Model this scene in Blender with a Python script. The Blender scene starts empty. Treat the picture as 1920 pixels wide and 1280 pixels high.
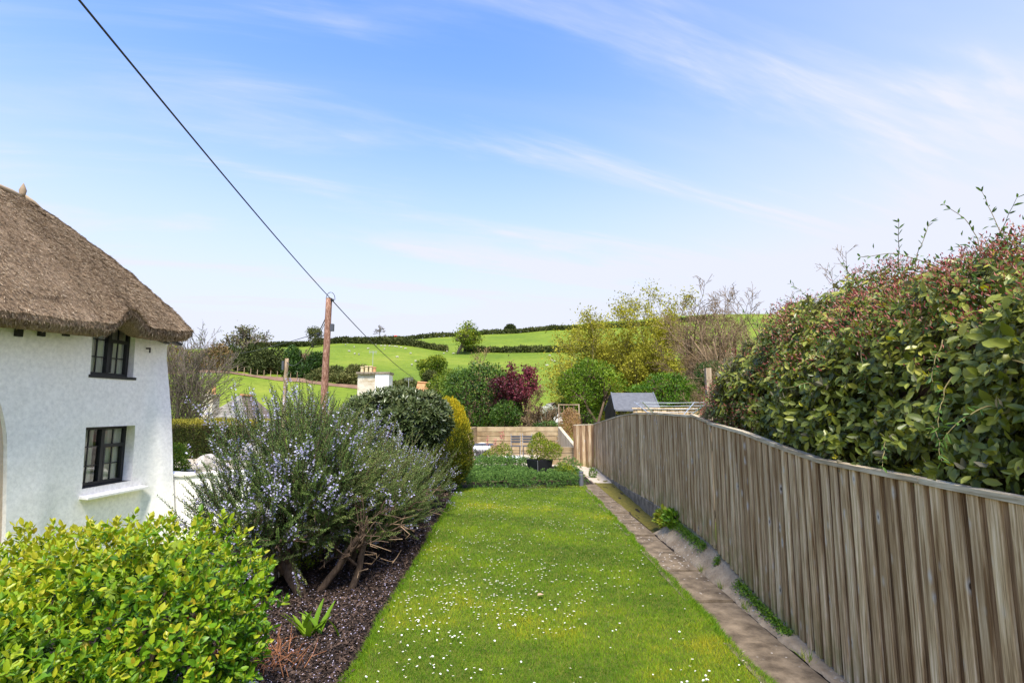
import bpy, math, random
import numpy as np
from mathutils import Matrix, Vector
R = math.radians
sc = bpy.context.scene
col = sc.collection

# ------------------------------------------------------------------ camera, sky, sun, exposure
CAM_Z, FPX, PITCH = 1.8, 1000.0, math.atan(124 / 1000)
YAW = -0.0119
cam_d = bpy.data.cameras.new('camera'); cam = bpy.data.objects.new('camera', cam_d); col.objects.link(cam)
cam.location = (0, 0, CAM_Z); cam.rotation_euler = (math.pi / 2 + PITCH, 0, YAW)
cam_d.sensor_width = 36; cam_d.lens = FPX / 1920 * 36; cam_d.clip_start = 0.05; cam_d.clip_end = 3000
sc.camera = cam
SUN = Vector((0.06, -0.52, 0.85)).normalized()
w = bpy.data.worlds.new('World'); sc.world = w; w.use_nodes = True
nt = w.node_tree; nt.nodes.clear()
def wn(t, **k):
    n = nt.nodes.new(t)
    for a, b in k.items(): setattr(n, a, b)
    return n
sky = wn('ShaderNodeTexSky', sky_type='NISHITA', sun_disc=False, sun_elevation=math.asin(SUN.z),
         sun_rotation=math.atan2(SUN.x, SUN.y), altitude=50, air_density=1.1, dust_density=0.3, ozone_density=1.6)
tc = wn('ShaderNodeTexCoord'); sep = wn('ShaderNodeSeparateXYZ'); nt.links.new(tc.outputs['Generated'], sep.inputs[0])
def wmath(op, a, b=None, clamp=False):
    n = wn('ShaderNodeMath', operation=op, use_clamp=clamp)
    for i, v in enumerate((a, b)):
        if v is None: continue
        if isinstance(v, (int, float)): n.inputs[i].default_value = v
        else: nt.links.new(v, n.inputs[i])
    return n.outputs[0]
zz = wmath('ADD', wmath('MAXIMUM', sep.outputs[2], 0.0), 0.22)
cx_ = wmath('DIVIDE', sep.outputs[0], zz); cy_ = wmath('DIVIDE', sep.outputs[1], zz)
comb = wn('ShaderNodeCombineXYZ'); nt.links.new(cx_, comb.inputs[0]); nt.links.new(cy_, comb.inputs[1])
def wnoise(scale, rot, stretch, detail, lo, hi, off=0.0):
    m0 = wn('ShaderNodeMapping'); nt.links.new(comb.outputs[0], m0.inputs[0]); m0.inputs['Rotation'].default_value = (0, 0, -rot)
    m = wn('ShaderNodeMapping'); nt.links.new(m0.outputs[0], m.inputs[0])
    m.inputs['Scale'].default_value = (stretch[0], stretch[1], 1)
    m.inputs['Location'].default_value = (off, off * .7, 0)
    n = wn('ShaderNodeTexNoise'); nt.links.new(m.outputs[0], n.inputs['Vector'])
    n.inputs['Scale'].default_value = scale; n.inputs['Detail'].default_value = detail; n.inputs['Roughness'].default_value = .58
    n.inputs['Distortion'].default_value = .6
    r = wn('ShaderNodeMapRange', interpolation_type='SMOOTHSTEP'); nt.links.new(n.outputs[0], r.inputs[0])
    r.inputs[1].default_value = lo; r.inputs[2].default_value = hi
    return r.outputs[0]
c1 = wnoise(1.25, R(17), (.5, 2.6), 9, .48, .75, 2.2)       # long streaks of cirrus
c2 = wnoise(.6, R(12), (.6, 1.5), 6, .46, .92, 7.7)      # wide thin veils
c3 = wnoise(3.2, R(24), (.5, 3.0), 10, .42, .74, 1.3)        # fibres inside the streaks
cl = wmath('MULTIPLY', c1, wmath('ADD', wmath('MULTIPLY', c3, .6), .45))
cl = wmath('ADD', wmath('MULTIPLY', cl, .75), wmath('MULTIPLY', c2, .55), True)
mr = wn('ShaderNodeMapRange', interpolation_type='SMOOTHERSTEP'); nt.links.new(sep.outputs[2], mr.inputs[0])
mr.inputs[1].default_value = .66; mr.inputs[2].default_value = -.02   # thin high cloud thickens with distance
east = wn('ShaderNodeMapRange', interpolation_type='SMOOTHSTEP'); nt.links.new(sep.outputs[0], east.inputs[0]); east.inputs[1].default_value = -.1; east.inputs[2].default_value = 1.0
cl = wmath('ADD', cl, wmath('MULTIPLY', east.outputs[0], .42), True)      # the veil is denser to the right
cover = wmath('MINIMUM', wmath('ADD', cl, wmath('MULTIPLY', mr.outputs[0], 1.05)), .97)
mix = wn('ShaderNodeMix', data_type='RGBA'); nt.links.new(cover, mix.inputs[0])
tint = wn('ShaderNodeMix', data_type='RGBA', blend_type='MULTIPLY'); tint.inputs[0].default_value = 1
nt.links.new(sky.outputs[0], tint.inputs[6]); tint.inputs[7].default_value = (.60, .74, .99, 1)
nt.links.new(tint.outputs[2], mix.inputs[6]); mix.inputs[7].default_value = (2.30, 2.37, 2.74, 1)
bg = wn('ShaderNodeBackground'); bg.inputs[1].default_value = 0.15
out = wn('ShaderNodeOutputWorld'); nt.links.new(mix.outputs[2], bg.inputs[0]); nt.links.new(bg.outputs[0], out.inputs[0])
sl = bpy.data.lights.new('sun', 'SUN'); sl.energy = 3.1; sl.angle = R(14); sl.color = (1, .95, .87)
so = bpy.data.objects.new('sun', sl); col.objects.link(so); so.location = (-8, -10, 30)
so.rotation_euler = SUN.to_track_quat('Z', 'Y').to_euler()
vs = sc.view_settings; vs.view_transform = 'Standard'; vs.look = 'None'; vs.gamma = 1; vs.use_curve_mapping = False
vs.exposure = 1.32
sc.cycles.max_bounces = 6; sc.cycles.diffuse_bounces = 3; sc.cycles.transparent_max_bounces = 6
sc.cycles.use_denoising = True

# ------------------------------------------------------------------ photograph to place
def ray(px, py):
    a = (px - 960) / FPX; b = (640 - py) / FPX
    d = (a, math.cos(PITCH) - math.sin(PITCH) * b, math.sin(PITCH) + math.cos(PITCH) * b)
    c, s = math.cos(YAW), math.sin(YAW)
    return (c * d[0] - s * d[1], s * d[0] + c * d[1], d[2])
def at(px, py, Y):
    r = ray(px, py); k = Y / r[1]; return np.array((r[0] * k, Y, CAM_Z + r[2] * k))
def gr(px, py, z=0.0):
    r = ray(px, py); k = (z - CAM_Z) / r[2]; return np.array((r[0] * k, r[1] * k, z))

# ------------------------------------------------------------------ mesh helpers
ORG = {}
def mesh_data(name, V, F, mats, tint=None, smooth=False, midx=None):
    me = bpy.data.meshes.new(name)
    V = np.asarray(V, np.float32).reshape(-1, 3)
    if isinstance(F, np.ndarray):
        n, k = F.shape; flat = F.astype(np.int32).ravel(); start = np.arange(n, dtype=np.int32) * k
    else:
        lens = np.fromiter((len(f) for f in F), np.int32, len(F)); flat = np.fromiter((i for f in F for i in f), np.int32)
        start = np.concatenate(([0], np.cumsum(lens)[:-1])).astype(np.int32); n = len(F)
    me.vertices.add(len(V)); me.vertices.foreach_set('co', V.ravel())
    me.loops.add(len(flat)); me.loops.foreach_set('vertex_index', flat)
    me.polygons.add(n); me.polygons.foreach_set('loop_start', start)
    me.polygons.foreach_set('use_smooth', np.full(n, bool(smooth)))
    for m in (mats if isinstance(mats, (list, tuple)) else [mats]): me.materials.append(m)
    if midx is not None: me.polygons.foreach_set('material_index', np.asarray(midx, np.int32))
    me.update(calc_edges=True)
    if tint is not None:
        a = me.attributes.new('tint', 'FLOAT', 'POINT'); a.data.foreach_set('value', np.asarray(tint, np.float32))
    return me
def tag(o, label=None, cat=None, group=None, kind=None):
    if label: o['label'] = label
    if cat: o['category'] = cat
    if group: o['group'] = group
    if kind: o['kind'] = kind
    return o
def thing(name, label, cat, loc=(0, 0, 0), group=None):
    o = bpy.data.objects.new(name, None); col.objects.link(o); o.location = tuple(float(v) for v in loc); o.empty_display_size = .2
    ORG[o] = np.array([float(v) for v in loc]); return tag(o, label, cat, group)
def put(name, VF, mats, parent=None, loc=None, **k):
    """one mesh object; VF is in world coordinates; origin at loc, the parent's origin or the mesh centre"""
    kind = k.pop('kind', None)
    V, F = VF; V = np.asarray(V, float).reshape(-1, 3)
    o_ = np.array(loc, float) if loc is not None else (ORG[parent] if parent is not None else np.array((V[:, 0].mean(), V[:, 1].mean(), V[:, 2].min())))
    o = bpy.data.objects.new(name, mesh_data(name, V - o_, F, mats, **k)); col.objects.link(o)
    ORG[o] = o_
    if parent is not None: o.parent = parent; o.location = tuple(o_ - ORG[parent])
    else: o.location = tuple(o_)
    if kind: o['kind'] = kind
    return o
def join(*parts):
    V = []; F = []; n = 0
    for v, f in parts:
        v = np.asarray(v, float).reshape(-1, 3)
        V.append(v); F += [tuple(int(i) + n for i in q) for q in f]; n += len(v)
    return np.concatenate(V), F
BOXF = [(0, 3, 2, 1), (4, 5, 6, 7), (0, 1, 5, 4), (1, 2, 6, 5), (2, 3, 7, 6), (3, 0, 4, 7)]
def box(x0, x1, y0, y1, z0, z1):
    return np.array([(x0, y0, z0), (x1, y0, z0), (x1, y1, z0), (x0, y1, z0), (x0, y0, z1), (x1, y0, z1), (x1, y1, z1), (x0, y1, z1)], float), BOXF
def bar(p, q, wx, wz, up=(0, 0, 1)):
    """a box beam from p to q"""
    p, q = np.array(p, float), np.array(q, float); d = q - p; L = np.linalg.norm(d); d /= L
    u = np.array(up, float)
    if abs(d @ u) > .95: u = np.array((1., 0, 0))
    s = np.cross(d, u); s /= np.linalg.norm(s); n = np.cross(s, d)
    V = [b + s * a * wx / 2 + n * c * wz / 2 for b in (p, q) for a, c in ((-1, -1), (1, -1), (1, 1), (-1, 1))]
    return np.array(V), BOXF
def tube(pts, rad, n=6, cap=True):
    pts = np.asarray(pts, float); m = len(pts); rad = np.broadcast_to(np.asarray(rad, float), (m,))
    t = np.gradient(pts, axis=0); t /= np.linalg.norm(t, axis=1)[:, None] + 1e-9
    ref = np.array((1., 0, 0)) if abs(t[0] @ np.array((0, 0, 1.))) > .8 else np.array((0, 0, 1.))
    s = np.cross(t, ref); s /= np.linalg.norm(s, axis=1)[:, None] + 1e-9; b = np.cross(t, s)
    a = np.arange(n) * 2 * math.pi / n
    V = (pts[:, None] + rad[:, None, None] * (np.cos(a)[None, :, None] * s[:, None] + np.sin(a)[None, :, None] * b[:, None])).reshape(-1, 3)
    F = [(i * n + j, i * n + (j + 1) % n, (i + 1) * n + (j + 1) % n, (i + 1) * n + j) for i in range(m - 1) for j in range(n)]
    if cap: F += [tuple(range(n))[::-1], tuple((m - 1) * n + j for j in range(n))]
    return V, F
def lathe(c, prof, n=16, cap=True):
    c = np.array(c, float); a = np.arange(n) * 2 * math.pi / n
    V = np.concatenate([c + np.stack((r * np.cos(a), r * np.sin(a), np.full(n, z)), 1) for r, z in prof]); m = len(prof)
    F = [(i * n + j, i * n + (j + 1) % n, (i + 1) * n + (j + 1) % n, (i + 1) * n + j) for i in range(m - 1) for j in range(n)]
    if cap: F += [tuple(range(n))[::-1], tuple((m - 1) * n + j for j in range(n))]
    return V, F
def gridf(nu, nv):
    i, j = np.meshgrid(np.arange(nu - 1), np.arange(nv - 1), indexing='ij'); a = (i * nv + j).ravel()
    return np.stack((a, a + nv, a + nv + 1, a + 1), 1)
def sm(a, b, x):
    t = np.clip((np.asarray(x, float) - a) / (b - a), 0, 1); return t * t * (3 - 2 * t)
def wave(P, seed, freq, oct=3):
    """cheap smooth 3D noise in about -1..1"""
    r = np.random.default_rng(seed); P = np.asarray(P, float); s = np.zeros(len(P)); amp = 1.0; tot = 0
    for k in range(oct):
        for _ in range(4):
            d = r.normal(size=3); d /= np.linalg.norm(d)
            s += amp * np.sin(P @ d * freq * (1 + r.random()) + r.random() * 6.28)
        tot += amp * 2.2; amp *= .55; freq *= 2.1
    return np.clip(s / tot, -1, 1)
def unit(a): return a / (np.linalg.norm(a, axis=-1, keepdims=True) + 1e-9)

# ------------------------------------------------------------------ materials
def new_mat(name):
    m = bpy.data.materials.new(name); m.use_nodes = True; t = m.node_tree; t.nodes.clear()
    return m, t
class N:
    def __init__(s, t): s.t = t
    def __call__(s, ty, ins=None, **k):
        n = s.t.nodes.new(ty)
        for a, b in k.items(): setattr(n, a, b)
        for a, b in (ins or {}).items():
            if isinstance(b, bpy.types.NodeSocket): s.t.links.new(b, n.inputs[a])
            else: n.inputs[a].default_value = b
        return n
    def ramp(s, fac, stops):
        n = s('ShaderNodeValToRGB', {0: fac}); e = n.color_ramp.elements
        while len(e) < len(stops): e.new(.5)
        for q, (p, c) in zip(e, stops): q.position = p; q.color = (*c, 1) if len(c) == 3 else c
        return n.outputs[0]
    def mix(s, fac, a, b, blend='MIX'):
        c = lambda v: (*v, 1) if isinstance(v, tuple) and len(v) == 3 else v
        return s('ShaderNodeMix', {0: fac, 6: c(a), 7: c(b)}, data_type='RGBA', blend_type=blend).outputs[2]
    def coords(s, scale=(1, 1, 1), per_object=False, src='Object'):
        v = s('ShaderNodeTexCoord').outputs[src]
        if per_object:
            r = s('ShaderNodeObjectInfo').outputs['Random']
            o = s('ShaderNodeVectorMath', {0: r, 1: (37., 91., 53.)}, operation='MULTIPLY').outputs[0]
            v = s('ShaderNodeVectorMath', {0: v, 1: o}, operation='ADD').outputs[0]
        return s('ShaderNodeMapping', {0: v, 'Scale': scale}).outputs[0]
    def noise(s, vec, scale, detail=4, rough=.55, dist=0.):
        return s('ShaderNodeTexNoise', {'Vector': vec, 'Scale': scale, 'Detail': detail, 'Roughness': rough, 'Distortion': dist}).outputs[0]
    def out(s, color, rough=.8, bump=None, bs=.3, bd=.02, spec=.3, metal=0.):
        p = s('ShaderNodeBsdfPrincipled', {'Base Color': color if not isinstance(color, tuple) else (*color, 1), 'Roughness': rough, 'Specular IOR Level': spec, 'Metallic': metal})
        if bump is not None:
            b = s('ShaderNodeBump', {'Height': bump, 'Strength': bs, 'Distance': bd}); s.t.links.new(b.outputs[0], p.inputs['Normal'])
        s('ShaderNodeOutputMaterial', {0: p.outputs[0]}); return p
def mottled(name, c1, c2, scale=6, rough=.85, bs=.3, bd=.02, stretch=(1, 1, 1), per_object=True, spec=.25, detail=6, spots=None):
    m, t = new_mat(name); n = N(t); v = n.coords(stretch, per_object); f = n.noise(v, scale, detail, .6)
    g = n.noise(v, scale * 7, 5, .65)
    c = n.mix(n.ramp(f, [(.32, (0, 0, 0)), (.68, (1, 1, 1))]), c1, c2)
    c = n.mix(.35, c, n.ramp(g, [(.3, (.55, .55, .55)), (.7, (1.25, 1.25, 1.25))]), 'MULTIPLY')
    if spots:
        vo = n('ShaderNodeTexVoronoi', {'Vector': n.coords((1, 1, 1), True), 'Scale': 17.0}).outputs['Distance']; wob = n.noise(v, 26, 3); d_ = n('ShaderNodeMath', {0: vo, 1: n('ShaderNodeMath', {0: wob, 1: .35}, operation='MULTIPLY').outputs[0]}, operation='ADD').outputs[0]
        pk = n.ramp(n.noise(n.coords((1, 1, 1), True), 1.6, 4), [(.48, (0, 0, 0)), (.62, (1, 1, 1))]); f_ = n('ShaderNodeMath', {0: n.ramp(d_, [(.30, (1, 1, 1)), (.38, (0, 0, 0))]), 1: pk}, operation='MULTIPLY').outputs[0]
        c = n.mix(f_, c, spots)
    n.out(c, rough, g, bs, bd, spec); return m
def leaf_mat(name, stops, trans=.25, rough=.45, spec=.4, back=None, nvar=.18):
    """stops: colours along the per-leaf value 'tint'"""
    m, t = new_mat(name); n = N(t)
    a = n('ShaderNodeAttribute', attribute_name='tint').outputs['Fac']
    k = len(stops) - 1
    c = n.ramp(a, [(i / max(k, 1), s) for i, s in enumerate(stops)])
    g = n.noise(n.coords(), 60, 2)
    c = n.mix(nvar, c, n.ramp(g, [(.3, (.5, .5, .5)), (.7, (1.4, 1.4, 1.4))]), 'MULTIPLY')
    if back is not None:
        bf = n('ShaderNodeNewGeometry').outputs['Backfacing']; c = n.mix(bf, c, back)
    p = n('ShaderNodeBsdfPrincipled', {'Base Color': c, 'Roughness': rough, 'Specular IOR Level': spec})
    tr = n('ShaderNodeBsdfTranslucent', {0: n.mix(1., c, (1.25, 1.2, .6), 'MULTIPLY')})
    mx = n('ShaderNodeMixShader', {0: trans, 1: p.outputs[0], 2: tr.outputs[0]})
    n('ShaderNodeOutputMaterial', {0: mx.outputs[0]}); return m
def wood_mat(name, dark, mid, light, grain=(14, 14, .7), knots=True, green=0.0, rough=.85, axis='z'):
    m, t = new_mat(name); n = N(t)
    v = n.coords(grain, True); raw = n.coords((1, 1, 1), True)
    g0 = n.noise(v, 3.0, 6, .6, .4); g1 = n.noise(n.coords(tuple(a * 3.6 if a > 5 else a * 1.3 for a in grain), True), 3.0, 8, .7, .3); g = n('ShaderNodeMath', {0: n('ShaderNodeMath', {0: g0, 1: .55}, operation='MULTIPLY').outputs[0], 1: n('ShaderNodeMath', {0: g1, 1: .45}, operation='MULTIPLY').outputs[0]}, operation='ADD').outputs[0]; big = n.noise(n.coords((2.2, 2.2, .5), True), 1.6, 3)
    c = n.ramp(g, [(.39, dark), (.5, mid), (.61, light)])
    c = n.mix(.75, c, n.ramp(big, [(.3, (.62, .55, .5)), (.5, (1, .97, .93)), (.72, (1.28, 1.3, 1.32))]), 'MULTIPLY')
    rnd = n('ShaderNodeObjectInfo').outputs['Random']
    c = n.mix(.7, c, n.ramp(rnd, [(0, (.58, .50, .42)), (.3, (1, .94, .86)), (.6, (1, 1, 1)), (1, (1.28, 1.28, 1.26))]), 'MULTIPLY')
    if knots:
        kv = n.coords((11, 11, 4.6), True)
        vo = n('ShaderNodeTexVoronoi', {'Vector': kv, 'Scale': 1.0, 'Randomness': 1.0}).outputs['Distance']
        pick = n.noise(kv, .9, 2)
        halo = n('ShaderNodeMath', {0: n.ramp(vo, [(.05, (1, 1, 1)), (.24, (0, 0, 0))]), 1: n.ramp(pick, [(.38, (0, 0, 0)), (.48, (1, 1, 1))])}, operation='MULTIPLY').outputs[0]
        c = n.mix(n('ShaderNodeMath', {0: halo, 1: .85}, operation='MULTIPLY').outputs[0], c, (.66, .62, .55))
        eye = n('ShaderNodeMath', {0: n.ramp(vo, [(.05, (1, 1, 1)), (.10, (0, 0, 0))]), 1: n.ramp(pick, [(.48, (0, 0, 0)), (.55, (1, 1, 1))])}, operation='MULTIPLY').outputs[0]
        c = n.mix(eye, c, (.10, .06, .04))
    if green:
        gz = n('ShaderNodeSeparateXYZ', {0: n('ShaderNodeTexCoord').outputs['Object']}).outputs[2]
        low = n('ShaderNodeMapRange', {0: gz, 1: .42, 2: .0}).outputs[0]
        f = n('ShaderNodeMath', {0: low, 1: n.ramp(n.noise(raw, 6, 3), [(.4, (0, 0, 0)), (.65, (1, 1, 1))])}, operation='MULTIPLY').outputs[0]
        c = n.mix(n('ShaderNodeMath', {0: f, 1: green}, operation='MULTIPLY').outputs[0], c, (.20, .21, .05))
    n.out(c, rough, g, .5, .006, .2); return m
def plain(name, c, rough=.6, spec=.4, metal=0.):
    m, t = new_mat(name); n = N(t)
    g = n.noise(n.coords((1, 1, 1), True), 9, 5)
    n.out(n.mix(.3, c, n.ramp(g, [(.3, (.7, .7, .7)), (.7, (1.2, 1.2, 1.2))]), 'MULTIPLY'), rough, g, .12, .01, spec, metal); return m

M = {}
M['fence'] = wood_mat('weathered_fence', (.24, .142, .066), (.55, .39, .215), (.84, .68, .46), green=.8)
M['fence_shade'] = wood_mat('weathered_fence_shaded', (.075, .042, .020), (.22, .13, .066), (.37, .24, .135), knots=False, green=.6)  # darker copy of the fence wood, shade of the recesses put into colour
M['cap'] = wood_mat('fence_cap', (.30, .24, .15), (.50, .42, .29), (.66, .58, .43), grain=(14, .8, 14), knots=False)
M['sleeper'] = wood_mat('sleeper', (.20, .145, .08), (.35, .27, .16), (.48, .39, .25), grain=(.7, 10, 34), knots=False)
M['pale_wood'] = wood_mat('pale_wood', (.30, .25, .16), (.48, .42, .29), (.62, .56, .42), knots=False)
M['pole'] = wood_mat('pole_wood', (.07, .032, .02), (.20, .10, .065), (.40, .27, .20), grain=(16, 16, 2.6), knots=False)
M['old_pole'] = wood_mat('old_pole_wood', (.16, .11, .07), (.32, .24, .16), (.45, .36, .26), knots=False)
M['bark'] = mottled('bark', (.07, .045, .027), (.18, .12, .078), 9, .95, .6, .02, (6, 6, 1.2))
M['bark_grey'] = mottled('bark_grey', (.10, .08, .058), (.21, .17, .125), 5, .95, .4, .02, (4, 4, 1))
M['twig'] = mottled('twig', (.16, .105, .058), (.29, .20, .115), 3, .9)
M['twig_olive'] = mottled('twig_olive', (.15, .12, .05), (.27, .22, .09), 3, .9)
M['white'] = mottled('white_render', (.91, .865, .80), (.95, .91, .855), 2.2, .9, .25, .02, (1, 1, 1), False, .1)
M['tan'] = mottled('tan_render', (.60, .46, .33), (.68, .54, .40), 3, .92, .5, .02, (1, 1, 1), False, .1)
M['black'] = plain('black_paint', (.018, .018, .02), .45)
M['dark_metal'] = plain('dark_grey_metal', (.06, .065, .075), .45, .5)
M['steel'] = plain('pale_steel', (.55, .56, .57), .35, .5, .7)
M['felt'] = mottled('roof_felt', (.105, .108, .118), (.145, .148, .158), 8, .85)
M['bollard'] = plain('bollard_grey', (.12, .125, .135), .4)
M['cable'] = plain('cable_black', (.03, .03, .032), .6)
M['slate'] = mottled('lichened_slate', (.10, .085, .075), (.34, .32, .28), 1.3, .9, .6, .03, (1, 1, 1), False, detail=9)
M['slate_brown'] = mottled('brown_slate', (.12, .09, .07), (.20, .155, .125), 2.5, .9, .6, .03, (1, 1, 1), False)
M['terracotta'] = mottled('terracotta', (.42, .20, .085), (.56, .31, .14), 4, .85)
M['cream'] = mottled('stained_cream_render', (.42, .32, .20), (.72, .67, .56), 1.7, .9, .4, .03, (1, 1, 2), False)
M['pot_cream'] = mottled('buff_clay', (.55, .43, .22), (.68, .56, .34), 5, .85)
M['stone'] = mottled('pale_rock', (.36, .30, .26), (.70, .66, .62), 5, .9, .8, .04, (1, 1, 1), True)
M['plinth'] = mottled('stained_plinth', (.13, .105, .07), (.36, .29, .22), 7, .9, .5, .02, (1, 1, 1), False)
M['concrete'] = mottled('rough_concrete', (.22, .158, .095), (.42, .325, .215), 4.5, .92, .7, .02, (1, 1, 1), False, detail=9, spots=(.58, .54, .48))
M['slab'] = mottled('paving_slab', (.070, .050, .031), (.23, .172, .112), 7, .9, .6, .012, (1, 1, 1), True, detail=12, spots=(.55, .50, .44))
M['moss'] = mottled('moss', (.09, .085, .012), (.20, .16, .03), 14, .95, .8, .03, (1, 1, 1), False)
M['soil'] = mottled('bark_mulch', (.020, .013, .010), (.055, .036, .027), 22, .95, 1.0, .03, (1, 1, 1), False)
M['gravel'] = mottled('pale_path', (.42, .34, .25), (.58, .49, .38), 14, .95, .5, .02, (1, 1, 1), False)
M['lawn_base'] = mottled('lawn_thatch', (.075, .10, .012), (.17, .18, .02), 9, .95, .8, .03, (1, 1, 1), False)
M['white_plastic'] = plain('white_plastic', (.82, .82, .82), .35)
M['red'] = plain('red_paint', (.6, .06, .03), .5)
M['lilac'] = leaf_mat('fallen_petal', [(.42, .36, .52), (.62, .56, .66)], .2, .7, .2)
M['chip'] = leaf_mat('bark_chip', [(.022, .014, .010), (.06, .038, .028), (.13, .085, .062)], 0.02, .9, .2)
M['curtain'] = mottled('curtain', (.66, .67, .54), (.84, .85, .74), 1.0, .9, .2, .02, (30, 30, 1), False)
def glass_mat():
    m, t = new_mat('window_glass'); n = N(t)
    g = n('ShaderNodeBsdfGlossy', {0: (1, 1, 1, 1), 1: .03}); tr = n('ShaderNodeBsdfTransparent', {0: (.85, .88, .86, 1)})
    f = n('ShaderNodeFresnel', {0: 1.5}).outputs[0]
    f = n('ShaderNodeMath', {0: f, 1: .06}, operation='ADD').outputs[0]
    mx = n('ShaderNodeMixShader', {0: f, 1: tr.outputs[0], 2: g.outputs[0]}); n('ShaderNodeOutputMaterial', {0: mx.outputs[0]}); return m
M['glass'] = glass_mat()
# ------------------------------------------------------------------ vegetation helpers
T8 = np.array([(0, 0, 0), (-.46, .34, .06), (0, .36, -.02), (.46, .34, .06), (-.40, .70, .04), (0, .72, -.03), (.40, .70, .04), (0, 1, -.10)])
F8 = np.array([(0, 3, 2, 2), (0, 2, 1, 1), (2, 3, 6, 5), (2, 5, 4, 1), (5, 6, 7, 7), (5, 7, 4, 4)])
T4 = np.array([(0, 0, 0), (.5, .45, .07), (0, 1, -.05), (-.5, .45, .07)]); F4 = np.array([(0, 1, 2, 3)])
T3 = np.array([(-.5, 0, 0), (.5, 0, 0), (0, 1, 0)]); F3 = np.array([(0, 1, 2)])
T6 = np.array([(0, 0, 0), (.42, .3, .05), (.42, .68, .04), (0, 1, -.06), (-.42, .68, .04), (-.42, .3, .05)]); F6 = np.array([(0, 1, 2, 3), (0, 3, 4, 5)])
F8L = [(0, 3, 2), (0, 2, 1), (2, 3, 6, 5), (2, 5, 4, 1), (5, 6, 7), (5, 7, 4)]
def frames(D, U):
    D = unit(D); S = unit(np.cross(D, U)); Nn = np.cross(S, D); return D, S, Nn
def leaves(P, D, U, L, W, T=T4, F=F4, tint=None):
    n = len(P); D, S, Nn = frames(D, U); k = len(T)
    L = np.broadcast_to(L, n)[:, None, None]; W = np.broadcast_to(W, n)[:, None, None]
    V = P[:, None] + S[:, None] * W * T[None, :, 0, None] + D[:, None] * L * T[None, :, 1, None] + Nn[:, None] * L * T[None, :, 2, None]
    if F is F8:                                   # mixed triangles and quads
        off = (np.arange(n) * k)
        FF = [tuple(int(i) + int(o) for i in f) for o in off for f in F8L]
    else:
        FF = (F[None] + (np.arange(n) * k)[:, None, None]).reshape(-1, F.shape[1])
    tt = None if tint is None else np.repeat(np.broadcast_to(tint, n), k)
    return V.reshape(-1, 3), FF, tt
def merge(*ls):
    V = []; F = []; T = []; n = 0
    for v, f, t in ls: V.append(v); F.append(f + n); T.append(t); n += len(v)
    return np.concatenate(V), np.concatenate(F), np.concatenate(T)
def rdirs(r, n): return unit(r.normal(size=(n, 3)))
def blob_points(r, blobs, n, depth=.3, lump=.14, freq=2.6, seed=1, zmin=None, cull=.72):
    B = np.array(blobs, float); wgt = (B[:, 3] * B[:, 4] + B[:, 3] * B[:, 5] + B[:, 4] * B[:, 5]); wgt /= wgt.sum()
    k = r.choice(len(B), n, p=wgt); d = rdirs(r, n); c = B[k, :3]; Rr = B[k, 3:6]
    s0 = c + d * Rr
    rr = 1 + lump * wave(s0, seed, freq) - depth * r.random(n) ** 1.6
    P = c + d * Rr * rr[:, None]; Nn = unit(d / Rr)
    keep = np.ones(n, bool)
    for j in range(len(B)):
        q = np.linalg.norm((P - B[j, :3]) / B[j, 3:6], axis=1); keep &= (q > cull) | (k == j)
    if zmin is not None: keep &= P[:, 2] > zmin
    return P[keep], Nn[keep], rr[keep]
def shrub(name, label, cat, blobs, n, L, W, mat, seed, T=T4, F=F4, depth=.35, lump=.16, freq=2.6, up=.35, out=.6, rnd=.7, tint=None,
          zmin=None, group=None, base=None, stem=None, twigs=0, stem_mat=None, crown='foliage', young=.0):
    """a shrub: leaves through the shell of lumpy blobs, with a stem"""
    r = np.random.default_rng(seed); P, Nn, rr = blob_points(r, blobs, n, depth, lump, freq, seed, zmin); m = len(P)
    D = Nn * out + rdirs(r, m) * rnd + np.array((0, 0, up)); U = Nn + rdirs(r, m) * .5
    tt = np.clip(.45 + .28 * wave(P, seed + 5, freq * 1.3) + .2 * r.normal(size=m) + young * (rr - .9) * 3, 0, 1) if tint is None else tint(P, Nn, rr, r)
    s = r.uniform(.7, 1.3, m)
    V, FF, TT = leaves(P, D, U, L * s, W * s, T, F, tt)
    B = np.array(blobs, float)
    if base is None: base = (B[:, 0].mean(), B[:, 1].mean(), (B[:, 2] - B[:, 5]).min())
    t = thing(name, label, cat, base, group)
    put(crown, (V, FF), mat, t, tint=TT, kind='stuff')
    # stems reaching into every blob
    tubes = []
    b0 = np.array(base, float)
    for c in B:
        q = c[:3] - b0; mid = b0 + q * .5 + r.normal(size=3) * .1 * np.linalg.norm(q)
        rad = stem or .03
        tubes.append(tube([b0 + r.normal(size=3) * rad, mid, c[:3]], [rad, rad * .7, rad * .35], 6))
        for _ in range(twigs):
            e = c[:3] + rdirs(r, 1)[0] * c[3:6] * .9
            tubes.append(tube([c[:3] * .6 + mid * .4, (c[:3] + e) / 2 + r.normal(size=3) * .05, e], [rad * .4, rad * .25, rad * .1], 4))
    put('stem', join(*tubes), stem_mat or M['bark'], t, smooth=True)
    return t
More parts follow.
